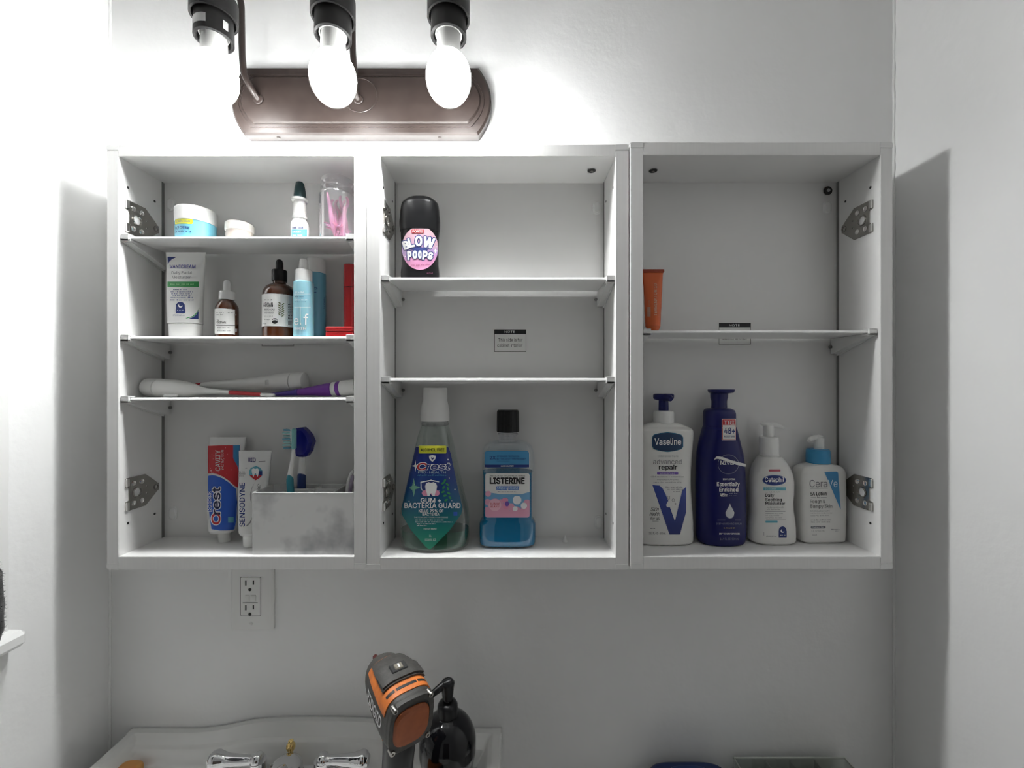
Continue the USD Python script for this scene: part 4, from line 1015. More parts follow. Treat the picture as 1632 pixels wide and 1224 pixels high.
def shield(x0, x1, y0, y1):
    w, h = x1 - x0, y1 - y0
    return [(x0, y0 + h * .12), (x0 + w * .5, y0), (x1, y0 + h * .12), (x1 - w * .02, y0 + h * .5), (x1 - w * .22, y0 + h * .8), (x0 + w * .5, y1), (x0 + w * .22, y0 + h * .8), (x0 + w * .02, y0 + h * .5)]
ic = ink("shield_icon", [it.P(shield(683.8, 694.4, 725, 736.2))], S, INKW, lb, 0.0006)
ink("shield_mark", [it.P([(687, 728.5), (689.2, 730.4), (691.4, 728.5), (691, 731.5), (689.2, 733), (687.4, 731.5)])], S, INKN, lb, 0.0009)
lr, lc = it.T("rest", 678, 716, 738.6, 748.6, bold=True, slant=0.28), it.T("C", 663.5, 679, 737.6, 749.4, bold=True, slant=0.2)
lo = ink("logo_outline", [unary_union([outline(lr, 0.0011), outline(lc, 0.0011), it.P([(662, 733.5), (663.3, 741), (669, 742.5), (663.5, 744), (662, 752), (660.8, 744), (655, 742.5), (660.7, 741)])])], S, INKW, lb, 0.0006, 0.003, "white outline of the logo")
ink("logo_letters", [lr], S, INKN, lb, 0.0010)
ink("logo_letters", [lc], S, INKR, lb, 0.0010)
ink("lettering", [it.T("PRO-HEALTH", 666, 710.5, 750.8, 754.4)], S, mat("ink_ice", (0.55, 0.70, 0.72), 0.4), lb, 0.0006)
ink("fine_print", [it.W(665.5, 712, 756.4, 758.2, rng)], S, INKT, lb, 0.0006)
ink("glow_star", [it.P([(659.5, 762), (662, 774), (670, 777), (662, 780), (659.5, 792), (657, 781), (652, 777.5), (657, 774)])], S, mat("ink_mint", (0.16, 0.40, 0.28), 0.4), lb, 0.0006)
lf = [affinity.rotate(it.E(709 + dx, y_, 3.0, 1.6), a_, origin="centroid") for dx, y_, a_ in ((0, 766, 60), (-3, 770, 30), (4, 772, -40), (-2, 777, 60), (5, 779, -60), (-3, 784, 30), (6, 786, -35), (0, 790, 10), (8, 793, -50), (2, 797, 30))]
ink("mint_leaves", [unary_union(lf)], S, INKGR, lb, 0.0006, 0.003)
s0, s1 = it.P(shield(669.8, 704, 764.5, 793)), it.P(shield(671.4, 702.4, 766.3, 791.6))
sd = ink("shield_frame", [s0.difference(s1).intersection(it.R(660, 700, 760, 790))], S, INKW, lb, 0.0007)
ink("shield_field", [s1], S, INKN, lb, 0.0006)
ink("gums", [it.E(679.5, 786, 7.2, 5), it.E(693.5, 786, 7.2, 5)], S, INKP, lb, 0.0009)
ink("tooth_print", [it.P([(677.5, 775), (679, 770.5), (683, 768.4), (687, 769.6), (691, 768.4), (695, 770.5), (696.5, 775), (695.5, 781), (693.6, 786), (692.6, 790.5), (689.8, 791), (688.4, 786.5), (685.6, 786.5), (684.4, 791), (681.4, 790.5), (680.4, 786), (678.4, 781)])], S, INKW, lb, 0.0012)
ink("lettering", [it.T("GUM +", 670.4, 703, 793.6, 801, bold=True), it.T("BACTERIA GUARD", 644.3, 734, 801.4, 809.8, bold=True), it.T("KILLS 99% OF", 667, 707, 812, 816.6, bold=True), it.T("BACTERIA", 673, 700.3, 817.6, 822, bold=True)], S, INKW, lb, 0.0015)
ink("fine_print", [it.T("THAT CAN LEAD TO EARLY GUM DISEASE", 660, 714, 823.4, 825.4), it.W(662, 707, 828, 829.6, rng), it.W(662, 721, 831, 832.6, rng), it.W(664, 694, 834, 835.4, rng), it.W(664, 680, 836.8, 838.2, rng), it.T("FRESH MINT", 675.5, 696, 841.6, 844.2), it.T("1 L", 684, 687.6, 852, 855.6), it.T("(33.8 FL OZ)", 677, 695, 858.4, 862.6)], S, INKW, lb, 0.0006)
ink("blue_square", [it.R(722.6, 729, 815.8, 822)], S, INKB, lb, 0.0006)
ink("bubble", [it.E(x_, y_, r_, r_) for x_, y_, r_ in ((714, 732.5, 1.1), (661, 772, .7), (725, 780, 1.0), (716, 762, .6), (652, 799, .8), (720, 798, .6), (730, 803, .5))], S, INKW, lb, 0.0006, 0)

# ---- blue mouthwash bottle
it = Item(809.5, 0.7375, FM, 0.7135)
u, v = it.u, it.v
T = thing("mouthwash_bottle", "blue mouthwash bottle with black cap, clear top and pink bubblegum label", "bottle", it.loc)
rows = [(869, 768, 849, 0.022), (864, 765, 852.5), (850, 764, 853.6), (832, 764, 853.6), (827.5, 766, 851.5), (823.5, 769.4, 848.4), (800, 770, 847.8), (775, 770, 847.8), (752, 769.6, 848.2), (748, 768.4, 850.6), (735, 768, 852), (722, 768.6, 851), (713, 770.6, 848.4), (707, 775, 843.5, 0.022), (704, 781, 838, 0.0195), (702.5, 786, 833, 0.018)]
secs = contour(it, rows, 0.0245, 3.4)
secs[0] = (0.0, *secs[0][1:])
shape = Loft(secs, 0.006, 0.0, 64, 80)
# the part below the liquid line and the clear part above it are one bottle; the liquid is a body of its own inside
part("bottle", shape.mesh, pane("bottle_clear", (0.95, 0.97, 0.98), 0.05, 0.22, 0.015, (0.55, 0.58, 0.6)), T, 50, "clear bottle body")
zs = np.linspace(0.002, v(750.5), 26)
lq = []
for z_ in zs:
    a_, b_, e_, cx_, cy_ = map(float, shape.at(max(z_, 0.0035)))
    lq.append((float(z_), a_ - 0.0006, b_ - 0.0006, e_, cx_, cy_))
part("liquid", Loft(lq, 0.004, 0, 64, 60).mesh, mat("blue_mouthwash", (0.004, 0.19, 0.38), 0.06, transmission_weight=0.08, ior=1.33), T, 50, "blue liquid")
cr = (u(827.3) - u(791.5)) / 2
cx_ = (u(827.3) + u(791.5)) / 2
ang = np.arange(96) * 2 * np.pi / 96
ridge = 1 + 0.018 * (np.cos(ang * 32) > 0)
rowsC = [np.stack([cr * s_ * (ridge if rid else 1) * np.cos(ang), cr * s_ * (ridge if rid else 1) * np.sin(ang), np.full(96, v(y_))], 1) for y_, s_, rid in ((688, 0.97, 0), (687, 0.985, 1), (656, 0.965, 1), (653.8, 0.93, 0), (653.2, 0.88, 0))]
part("cap", moved(skin(np.array(rowsC)), (cx_, 0, 0)), BLACKP, T, 20)
part("neck", moved(lathe([(cr * 0.93, v(703)), (cr * 0.80, v(701)), (cr * 0.80, v(694)), (cr * 0.93, v(692.5)), (cr * 0.93, v(690.5)), (cr * 0.82, v(689)), (cr * 0.82, v(686.5))], 48), (cx_, 0, 0)), CLEAR, T, 50)
S = it.on(shape.front)
st = ink("top_sticker", [it.R(772.5, 843, 718.8, 745, 0.004)], S, mat("ink_sky", (0.06, 0.28, 0.52), 0.35), T, 0.0004, 0.004, "blue upper sticker")
ink("sticker_band", [it.R(773, 843, 740.4, 744.8)], S, INKN, st, 0.0006)
ink("lettering", [it.T("2X", 780.5, 790, 726.8, 732.4, bold=True), it.T("STRONGER TEETH FOR", 791.6, 827.5, 726.2, 728.8, bold=True), it.T("BETTER CAVITY PROTECTION*", 791.6, 838, 730.2, 732.8, bold=True), it.T("than brushing alone", 791.6, 812, 734.2, 736)], S, INKN, st, 0.0006)
ink("band_letters", [it.T("ALCOHOL FREE", 798, 818.5, 741.6, 744, bold=True)], S, INKW, st, 0.0009)
main = it.R(773.2, 844, 754, 824.8, 0.004)
lb = ink("label", [main], S, PAPER, T, 0.0004, 0.004, "white and pink front label")
bluep = it.P([(773.2, 783), (780, 785), (800, 788), (830, 788), (844, 784), (844, 815), (773.2, 815)])
ink("blue_field", [bluep], S, mat("ink_soft_blue", (0.16, 0.38, 0.62), 0.4), lb, 0.0006)
pk = unary_union([it.E(x_, y_, r_, r_) for x_, y_, r_ in ((778, 787, 4.6), (777, 800, 5), (789, 806, 11.5), (803, 812, 9), (776, 814, 6), (814, 808, 6), (822, 816, 9), (840, 802, 6), (838, 812, 8), (798, 800, 4.5))] + [it.R(773.2, 844, 814, 824.8, 0.004)]).intersection(main)
pp = ink("pink_bubbles", [pk], S, mat("ink_bubblegum", (0.72, 0.35, 0.48), 0.4), lb, 0.0008)
ink("pink_disc", [it.E(788.8, 805, 9.8, 9.6)], S, mat("ink_pale_pink", (0.80, 0.50, 0.58), 0.4), lb, 0.0010)
ink("disc_letters", [it.T("BUBBLE", 781, 796, 801.4, 804.4, bold=True, slant=.2), it.T("BLAST!", 782, 795, 805.8, 808.6, bold=True, slant=.2)], S, INKR, lb, 0.0012)
ink("candy", [it.E(805, 797, 5, 4), it.E(806, 806, 4.6, 6)], S, INKP, lb, 0.0010)
ink("candy", [it.E(808, 803, 3.2, 4.2)], S, INKV, lb, 0.0012)
ink("white_bubble", [it.E(824, 797, 7, 7), it.E(835, 806, 5, 5), it.E(821, 811, 4, 4)], S, INKW, lb, 0.0010)
ink("lettering", [outline(it.T("LISTERINE", 780.9, 835.9, 761.3, 771.1, bold=True), 0.0004), it.T("ANTICAVITY FLUORIDE RINSE", 780.5, 837, 757.2, 759.4)], S, INKK, lb, 0.0007)
sm = it.T("SMART RINSE", 791, 826, 775.2, 780.4, bold=True, slant=0.15)
ink("word_outline", [outline(sm, 0.0008)], S, INKB, lb, 0.0007)
ink("word_letters", [sm], S, mat("ink_pale_blue", (0.55, 0.72, 0.82), 0.4), lb, 0.0010)
ink("fine_print", [it.W(793, 824, 783, 784.4, rng)], S, INKG, lb, 0.0007)

X, Z = at(900.5, 859, 0.748)
T = thing("plastic_cone", "tiny white plastic cone on the floor of the middle cabinet", "cone", (X, 0.748, FM))
part("cone", solid_lathe([(0.0046, 0), (0.0046, 0.0015), (0.0030, 0.0055), (0.0008, 0.0105), (0.0003, 0.011)], 24), WPLAS, T, 50)
part("foot", solid_lathe([(0.0052, 0), (0.0052, 0.0008), (0.0045, 0.0012)], 24), WPLAS, T, 50)

# ------------------------------------------------------------------ right cabinet
it = Item(1040.5, 0.700, R1, 0.690)
u, v = it.u, it.v
ORG = mat("orange_tube", (0.60, 0.115, 0.028), 0.25, 0.15)
T = thing("orange_tube", "orange squeeze tube with pale upright lettering at the left of the right cabinet's shelf", "tube", it.loc)
part("cap", Loft([(0, 0.0085, 0.0070, 2.2, u(1040.7), 0), (v(521), 0.0115, 0.0085, 2.2, u(1040.7), 0)], 0.0008).mesh, ORG, T)
body = Loft([(v(521) + 0.0002, (u(1052) - u(1028.8)) / 2, 0.0088, 2.2, u(1040.4), 0), (v(500), (u(1053) - u(1027.5)) / 2, 0.0090, 2.2, u(1040.3), 0), (v(470), (u(1054.5) - u(1026)) / 2, 0.0070, 2.2, u(1040.5), 0.0), (v(440), (u(1056.5) - u(1024.6)) / 2, 0.0022, 2.6, u(1040.6), 0.001), (v(436), (u(1057) - u(1024.4)) / 2, 0.0012, 3, u(1040.8), 0.001), (v(429.5), (u(1058.2) - u(1023.8)) / 2, 0.0010, 4, u(1041), 0.001)])
part("body", body.mesh, ORG, T)
part("crimp", box(u(1023.6), u(1058.4), -0.0014, 0.0034, v(434.5), v(429.3), 0.0006), mat("orange_dark", (0.30, 0.045, 0.015), 0.3, 0.2), T)
S = it.on(body.front)
ink("lettering", [it.T("TERMINATOR 10", 1042, 1047.2, 452, 503.5, turn=True, bold=True)], S, mat("ink_sand", (0.55, 0.36, 0.26), 0.4), T, 0.0004)
ink("pale_patch", [it.R(1031.5, 1036.8, 489, 504.5, 0.0006)], S, mat("ink_tan", (0.42, 0.24, 0.17), 0.4), T, 0.0004)
ink("fine_print", [text("acne treatment", it.fu(1033), it.fu(1036), it.fv(487), it.fv(478), turn=True)], S, mat("ink_tan_2", (0.45, 0.26, 0.18), 0.4), T, 0.0004)

FR = FLOOR_Z["right"]
LOTW = mat("lotion_white", (0.74, 0.735, 0.71), 0.32)
# ---- lotion with oval badge
it = Item(1057, 0.7430, FR, 0.7245)
u, v = it.u, it.v
T = thing("lotion_bottle", "white lotion bottle with dark blue pump, oval badge and a big blue V", "bottle", it.loc)
rows = [(868, 1012.5, 1101.5), (855, 1011.5, 1103), (830, 1012, 1102.4), (800, 1014, 1100.2), (765, 1015.6, 1098.4), (735, 1014.6, 1099.4), (705, 1012.4, 1102), (690, 1012, 1103.2), (684, 1014, 1101.4), (679, 1022, 1093, 0.016), (675, 1033, 1083, 0.0155), (673, 1041, 1075, 0.015)]
secs = contour(it, rows, 0.0215, 2.9)
secs[0] = (0.0, *secs[0][1:])
shape = Loft(secs, 0.004, 0, 64, 64)
part("body", shape.mesh, LOTW, T)
cx_ = u(1057.5)
part("collar", moved(solid_lathe([(0.0172, v(674)), (0.0172, v(658)), (0.0160, v(655)), (0.0105, v(654))], 48), (cx_, 0, 0)), WPLAS, T)
part("pump_stem", moved(solid_lathe([(0.0085, v(655)), (0.0082, v(636))], 32), (cx_, 0, 0)), NAVY, T)
hd = Loft([(v(638), 0.0125, 0.010, 2.2), (v(634.5), 0.0172, 0.0135, 2.2), (v(630), 0.0176, 0.0140, 2.2), (v(627.5), 0.0155, 0.012, 2.2)], 0, 0.001)
part("pump_head", moved(cat([hd.mesh, tube([(0, -0.010, v(633)), (0.004, -0.019, v(634)), (0.005, -0.022, v(636))], [0.0065, 0.0055, 0.0042], 16)]), (cx_, 0, 0)), NAVY, T)
S = it.on(shape.front)
badge = it.P([(1039, 697), (1042, 692.5), (1052, 690), (1064, 688.8), (1076, 690), (1086, 692.8), (1089, 697), (1089, 712), (1086, 716), (1076, 719), (1064, 720.4), (1052, 719), (1042, 716), (1039, 711.5)]).buffer(-0.001).buffer(0.001)
bd = ink("badge", [badge], S, mat("ink_badge_rim", (0.03, 0.16, 0.26), 0.35), T, 0.0003, 0.004, "dark blue oval badge")
ink("badge_field", [badge.buffer(-0.0011)], S, mat("ink_badge", (0.006, 0.035, 0.10), 0.35), bd, 0.0005)
ink("badge_letters", [it.T("Vaseline", 1043.2, 1085.6, 698.2, 709.2, bold=True)], S, INKW, bd, 0.0008)
ink("lettering", [it.T("Intensive Care", 1048, 1081, 725.4, 728.4), it.T("advanced", 1041, 1086.6, 732, 740)], S, INKG, T, 0.0003)
ink("lettering", [it.T("repair", 1050, 1079.4, 740.6, 750.2, bold=True)], S, INKK, T, 0.0003)
vb = ink("violet_bar", [it.R(1047, 1081, 752.2, 756.2, 0.0015)], S, INKV, T, 0.0003)
ink("bar_letters", [it.T("unscented", 1052, 1076, 753.2, 755.4)], S, INKW, vb, 0.0006)
ink("fine_print", [it.T("48H moisture + ceramides", 1037, 1090, 758.4, 761), it.T("intensely nourishes", 1047.5, 1081, 763.2, 765.8), it.T("very dry, sensitive skin", 1041.5, 1086, 767.4, 770), it.W(1061, 1089, 775.4, 777.4, rng), it.W(1063, 1089, 779, 780.8, rng), it.W(1072, 1084, 782.4, 784, rng), it.T("20.3 FL OZ - 600 mL", 1034.5, 1061, 848, 851.6, bold=True), it.W(1036, 1046, 841.5, 843, rng)], S, INKG, T, 0.0003)
Vz = [(135, 738), (185, 742), (208, 762), (228, 800), (250, 852), (240, 868), (234, 884), (240, 897), (262, 900), (297, 1000), (352, 775), (378, 752), (378, 935), (334, 1095), (258, 1095)]
ink("big_letter", [it.P([(1010 + x_ / 4.53, 610 + y_ / 4.53) for x_, y_ in Vz])], S, vgrad("ink_v", v(850), v(775), [(0, (0.02, 0.03, 0.16)), (1, (0.03, 0.06, 0.30))]), T, 0.0003, 0.004, "big blue V")
ink("ring_print", [it.E(1066, 793, 2, 3).difference(it.E(1066, 793, 1.4, 2.3)), it.E(1073, 797, 2.4, 2.6).difference(it.E(1073, 797, 1.8, 1.9)), it.E(1076.4, 803, 1.2, 1.3)], S, INKG, T, 0.0003)
ink("script", [it.T("Skin", 1037, 1049, 808, 814.4, slant=.25), it.T("Health", 1035, 1050.5, 816, 822.2, slant=.25), it.T("for all", 1036, 1051, 823.6, 829.2, slant=.25), it.R(1040, 1049.5, 830.6, 831.2)], S, INKK, T, 0.0003)

# ---- tall navy lotion
it = Item(1148, 0.7415, FR, 0.7195)
u, v = it.u, it.v
T = thing("lotion_bottle", "tall navy blue lotion bottle with a torn white strip across its round logo", "bottle", it.loc)
rows = [(865, 1113.5, 1183.5), (855, 1111, 1185.8), (820, 1110.4, 1186.4), (780, 1110, 1186.2), (750, 1110.4, 1185), (725, 1111.6, 1182.4), (706, 1115, 1177.6), (690, 1119.4, 1173.4), (683, 1121.2, 1171.6), (680, 1121.6, 1171.2, 0.0205)]
secs = contour(it, rows, 0.0250, 2.3)
secs[0] = (0.0, *secs[0][1:])
shape = Loft(secs, 0.004, 0, 64, 60)
part("body", shape.mesh, NAVY, T)
cx_ = u(1146)
ca = (u(1170.8) - u(1122)) / 2
col = Loft([(v(680.3), ca, 0.0205, 2.3, u(1146.4), 0), (v(660), ca * 0.99, 0.0205, 2.3, u(1146.4), 0), (v(654), ca * 0.93, 0.0195, 2.3, u(1146), 0), (v(650.5), ca * 0.70, 0.015, 2.2, u(1144.6), 0)], 0.0006, 0.0012)
part("collar", col.mesh, NAVY, T)
part("pump_neck", Loft([(v(651.5), 0.0128, 0.0115, 2.4, cx_, 0), (v(640), 0.0122, 0.011, 2.4, cx_, 0), (v(633), 0.0136, 0.012, 2.4, cx_, 0), (v(626), 0.0138, 0.0125, 2.4, cx_, 0)], 0.0003).mesh, NAVY, T)
part("pump_head", Loft([(v(627), 0.0140, 0.0128, 2.4, cx_ + 0.001, -0.002), (v(625), 0.0200, 0.0160, 2.6, cx_ + 0.002, -0.003), (v(620.4), 0.0212, 0.0165, 2.6, cx_ + 0.002, -0.003)], 0.0003, 0.0008).mesh, NAVY, T)
S = it.on(shape.front)
sk = ink("sticker", [it.R(1150.4, 1173, 667.6, 702, 0.0012)], S, PAPER, T, 0.0005, 0.003, "white and red sticker reading 48")
ink("sticker_red", [it.R(1152, 1172, 669, 677.4)], S, INKR, sk, 0.0008)
ink("sticker_letters", [it.T("TRI", 1153.5, 1170.5, 670.2, 676.6, bold=True)], S, INKW, sk, 0.0011)
ink("sticker_number", [it.T("48+", 1154, 1171.5, 681, 691.6, bold=True), it.T("MOISTURE", 1154, 1171, 694, 696.8, bold=True)], S, INKN, sk, 0.0008)
ink("sticker_frame", [it.R(1151.2, 1172.4, 668.4, 701.2, 0.001).difference(it.R(1152, 1171.6, 669, 700.4, 0.001))], S, INKR, sk, 0.0008)
SILV = mat("ink_dim_silver", (0.22, 0.24, 0.34), 0.4)
ink("logo_ring", [it.E(1160.7, 740, 16.8, 15.5).difference(it.E(1160.7, 740, 16.1, 14.8))], S, SILV, T, 0.0004, 0.003)
ink("logo_letters", [it.T("NIVEA", 1148.2, 1174, 734.4, 740.8, bold=True)], S, INKW, T, 0.0004)
sp = spline([(it.fu(1136.5), -0.0255, it.fv(732.6)), (it.fu(1141), -0.0268, it.fv(728.5)), (it.fu(1148), -0.0272, it.fv(729.6)), (it.fu(1160), -0.0272, it.fv(734)), (it.fu(1175), -0.0262, it.fv(738.4)), (it.fu(1188), -0.0236, it.fv(741.4))], 40)
wd_ = np.interp(np.linspace(0, 1, 40), [0, .1, .9, 1], [0.0006, 0.0022, 0.0026, 0.0020])
rowsS = np.array([[(p[0], p[1], p[2] + w_), (p[0], p[1] - 0.0004, p[2] + w_ * .5), (p[0], p[1] - 0.0004, p[2] - w_), (p[0], p[1] + 0.0003, p[2] - w_)] for p, w_ in zip(sp, wd_)])
part("torn_strip", skin(rowsS), PAPER, T, 40, "curled white strip of torn film")
ink("lettering", [it.T("BODY LOTION", 1152, 1172, 762.6, 765.2, bold=True), it.T("Essentially", 1142.6, 1179, 768, 776.4, bold=True), it.T("Enriched", 1146.4, 1176.6, 777, 783.6, bold=True), it.T("48hr", 1147, 1159.6, 786, 791.4, bold=True), it.T("DRY TO VERY DRY SKIN", 1146, 1179, 849.4, 852, bold=True)], S, INKW, T, 0.0004)
ink("fine_print", [it.W(1162, 1177, 785.6, 787.4, rng), it.W(1162, 1175, 789.2, 791, rng), it.T("DEEP NOURISHING SERUM", 1142, 1182, 833.4, 836.2), it.T("16.9 FL OZ  500 mL", 1147.5, 1178, 857.6, 860.6), it.R(1143.5, 1156, 828.6, 829.2), it.R(1171, 1181, 828.6, 829.2), it.R(1143, 1151, 841.2, 841.7), it.R(1174, 1181, 841.2, 841.7)], S, SILV, T, 0.0004)
ink("fine_print", [it.T("& Almond Oil", 1153.5, 1172, 840, 842.6)], S, mat("ink_dim_gold", (0.35, 0.28, 0.12), 0.4), T, 0.0004)
ink("drop_print", [it.P([(1163.4, 802), (1165.2, 807), (1168.4, 812), (1170.4, 817), (1169.6, 822), (1166.8, 825.4), (1163.2, 826.2), (1159.6, 825), (1157, 821.8), (1156.4, 817), (1158.6, 812), (1161.6, 807)])], S, mat("ink_pearl", (0.55, 0.56, 0.60), 0.3), T, 0.0004, 0.004, "silver drop")

# ---- waisted white bottle
it = Item(1229.5, 0.7440, FR, 0.7250)
u, v = it.u, it.v
T = thing("lotion_bottle", "waisted white lotion bottle with white pump and small navy oval", "bottle", it.loc)
rows = [(866, 1196.5, 1262.6), (858, 1193.8, 1265), (845, 1193.4, 1265.2), (828, 1194.6, 1263.6), (812, 1195.6, 1261.2), (800, 1195.8, 1260.2), (785, 1195.4, 1261.6), (768, 1195.6, 1261.8), (755, 1197.4, 1259.6), (742, 1201.4, 1253.6), (733, 1206, 1248, 0.0185), (728, 1209.4, 1243.4, 0.0165), (726.6, 1210, 1242.4, 0.016)]
secs = contour(it, rows, 0.0215, 2.5)
secs[0] = (0.0, *secs[0][1:])
shape = Loft(secs, 0.005, 0, 64, 64)
part("body", shape.mesh, LOTW, T)
cx_ = u(1225.5)
part("collar", moved(solid_lathe([(0.0158, v(726.4)), (0.0160, v(724.4)), (0.0150, v(723.6)), (0.0150, v(697)), (0.0138, v(695.6))], 48), (cx_, 0, 0)), WPLAS, T)
part("pump_stem", moved(solid_lathe([(0.0084, v(696)), (0.0082, v(677))], 32), (u(1224.6), 0, 0)), WPLAS, T)
hp = spline([(u(1213.5), 0.001, v(675.4)), (u(1222), 0, v(676.6)), (u(1230), -0.002, v(677)), (u(1238), -0.006, v(678.6)), (u(1244.6), -0.010, v(681.6))], 24)
part("pump_head", tube(hp, np.interp(np.linspace(0, 1, 24), [0, .15, .5, .8, 1], [0.002, 0.0042, 0.0052, 0.0034, 0.0022]), 16), WPLAS, T, 50)
S = it.on(shape.front)
ink("red_pill", [it.R(1225.6, 1244, 748.2, 751.8, 0.0014)], S, mat("ink_rose_red", (0.50, 0.10, 0.14), 0.4), T)
bd = ink("oval_badge", [it.E(1234.2, 765.4, 19, 8.4)], S, mat("ink_oval_rim", (0.10, 0.16, 0.34), 0.4), T, 0.0003, 0.004, "navy oval badge")
ink("badge_field", [it.E(1234.2, 765.4, 17.9, 7.5)], S, INKN, bd, 0.0005)
ink("badge_letters", [it.T("Cetaphil", 1219, 1250, 760.6, 770.2, bold=True)], S, INKW, bd, 0.0008)
tb = ink("teal_bar", [it.R(1216.6, 1252.4, 776.6, 781.4)], S, INKT, T)
ink("bar_letters", [it.T("ECZEMA", 1219, 1237, 777.6, 780.4, bold=True)], S, mat("ink_pale_teal", (0.5, 0.7, 0.75), 0.4), tb, 0.0006)
ink("lettering", [it.T("Daily", 1220, 1233.6, 786.6, 793.4, bold=True), it.T("Soothing", 1220, 1246, 793.6, 800, bold=True), it.T("Moisturizer", 1220, 1251.4, 799.6, 804.8, bold=True)], S, INKK, T)
ink("fine_print", [it.T("for dry, sensitive skin", 1222, 1249.6, 807.4, 809.8, bold=True), it.T("with niacinamide", 1222, 1243, 810.4, 812.6, bold=True), it.R(1219.6, 1251.6, 815, 815.5), it.T("Relieves dry skin", 1220.4, 1247.4, 817.2, 819.6), it.T("for itchy, irritated", 1220.4, 1242, 820.4, 822.8), it.T("sensitive, dry skin", 1220.4, 1246, 824, 826.2), it.R(1221, 1253, 827.8, 828.3), it.T("8 FL OZ (237 mL)", 1221.4, 1237.6, 853.6, 856.4, bold=True), it.R(1217.4, 1218, 848, 853.6), it.W(1220, 1244, 783.4, 785, rng)], S, INKG, T)
ink("teal_pill", [it.R(1220, 1239.4, 830, 833.2, 0.001)], S, INKT, T)
bg = ink("blue_badge", [unary_union([it.R(1241.2, 1253.8, 846, 857), it.E(1247.4, 845, 6.0, 6.0)])], S, INKN, T)
ink("badge_moon", [it.E(1247.2, 846, 3, 3).difference(it.E(1248.2, 844.6, 2.6, 2.6)), it.W(1243, 1252, 852, 853.6, rng)], S, INKW, bg, 0.0006)

# ---- square-shouldered bottle with blue collar
it = Item(1304.5, 0.7500, FR, 0.7315)
u, v = it.u, it.v
T = thing("lotion_bottle", "square-shouldered white lotion bottle with a blue collar and blue wedge on its label", "bottle", it.loc, rotz=2.0)
ct_ = lambda py, d=0.0180, w=0.0: (v(py), 0.0375 - w, d, 6.0, 0.0, 0)
shape = Loft([(0, 0.0365, 0.0172, 6.0, 0, 0), (0.004, 0.0385, 0.0180, 6.0, 0, 0), (v(800), 0.0400, 0.0182, 6.0, 0, 0), (v(752), 0.0392, 0.0180, 6.0, 0, 0), (v(745), 0.0370, 0.0172, 5.0, 0, 0), (v(740.5), 0.0300, 0.0165, 3.4, 0, 0), (v(738.4), 0.0205, 0.0155, 2.4, 0, 0), (v(737), 0.0180, 0.0150, 2.0, 0, 0)], 0.005, 0, 72, 64)
part("body", shape.mesh, LOTW, T)
cx_ = u(1300.4)
part("collar", moved(cat([solid_lathe([(0.0178, v(737.4)), (0.0184, v(736)), (0.0178, v(718)), (0.0166, v(715.6)), (0.009, v(715))], 56)]), (cx_ * 0.2, 0, 0)), mat("collar_blue", (0.04, 0.27, 0.50), 0.35), T)
part("pump_stem", moved(solid_lathe([(0.0078, v(715.6)), (0.0074, v(698))], 32), (cx_ * 0.2 + 0.002, 0, 0)), WPLAS, T)
hp = spline([(u(1307.5) + 0.004, 0.001, v(696.5)), (u(1301), 0, v(697)), (u(1293), -0.004, v(697.6)), (u(1286), -0.008, v(698.6)), (u(1281.8), -0.010, v(701.4))], 24)
part("pump_head", tube(hp, np.interp(np.linspace(0, 1, 24), [0, .15, .5, .8, 1], [0.0025, 0.0044, 0.0044, 0.0038, 0.0028]), 16), WPLAS, T, 50)
S = it.on(shape.front)
ink("blue_wedge", [it.P([(1313.2, 752.2), (1333, 751.6), (1335.6, 753), (1336.2, 760), (1340, 813)])], S, mat("ink_wedge_blue", (0.05, 0.24, 0.48), 0.4), T, 0.0003, 0.004, "blue wedge of the label")
ink("lettering", [it.T("Cera", 1289, 1318, 764.6, 776.6)], S, INKG, T)
ink("lettering", [it.T("Ve", 1319, 1334.6, 764.8, 776.4)], S, mat("ink_pale_blue_2", (0.62, 0.74, 0.82), 0.4), T, 0.0006)
ink("lettering", [it.T("SA Lotion", 1290, 1317.2, 783.6, 789.6, bold=True), it.T("for", 1301, 1305.4, 791, 793.8), it.T("Rough &", 1290.4, 1314.6, 796, 803), it.T("Bumpy Skin", 1290.6, 1326, 803.4, 811)], S, INKK, T)
ink("fine_print", [it.R(1290, 1319, 777.8, 778.4), it.R(1291, 1300, 792.4, 792.9), it.R(1307, 1317, 792.2, 792.7), it.T("Exfoliates & smooths", 1290.6, 1322, 813, 815.4), it.T("moisturizes rough, bumpy", 1290.8, 1326.4, 816.4, 818.8), it.T("salicylic acid skin", 1291, 1320, 820.4, 822.8), it.W(1291.4, 1326, 827.6, 829.4, rng), it.W(1291.6, 1323, 830.8, 832.6, rng), it.T("8 FL OZ (237 mL)", 1292.4, 1314, 844.4, 847.6), it.W(1293, 1301, 851.4, 852.8, rng), it.W(1324, 1338, 843, 844.4, rng), it.W(1331, 1337, 845.6, 846.8, rng)], S, INKG, T)
pl = ink("grey_pill", [it.R(1291.2, 1315, 838.2, 842.2, 0.0014)], S, mat("ink_slate_pill", (0.16, 0.16, 0.19), 0.4), T)
ink("pill_letters", [it.T("fragrance free", 1294, 1312, 839, 841.4)], S, INKW, pl, 0.0006)
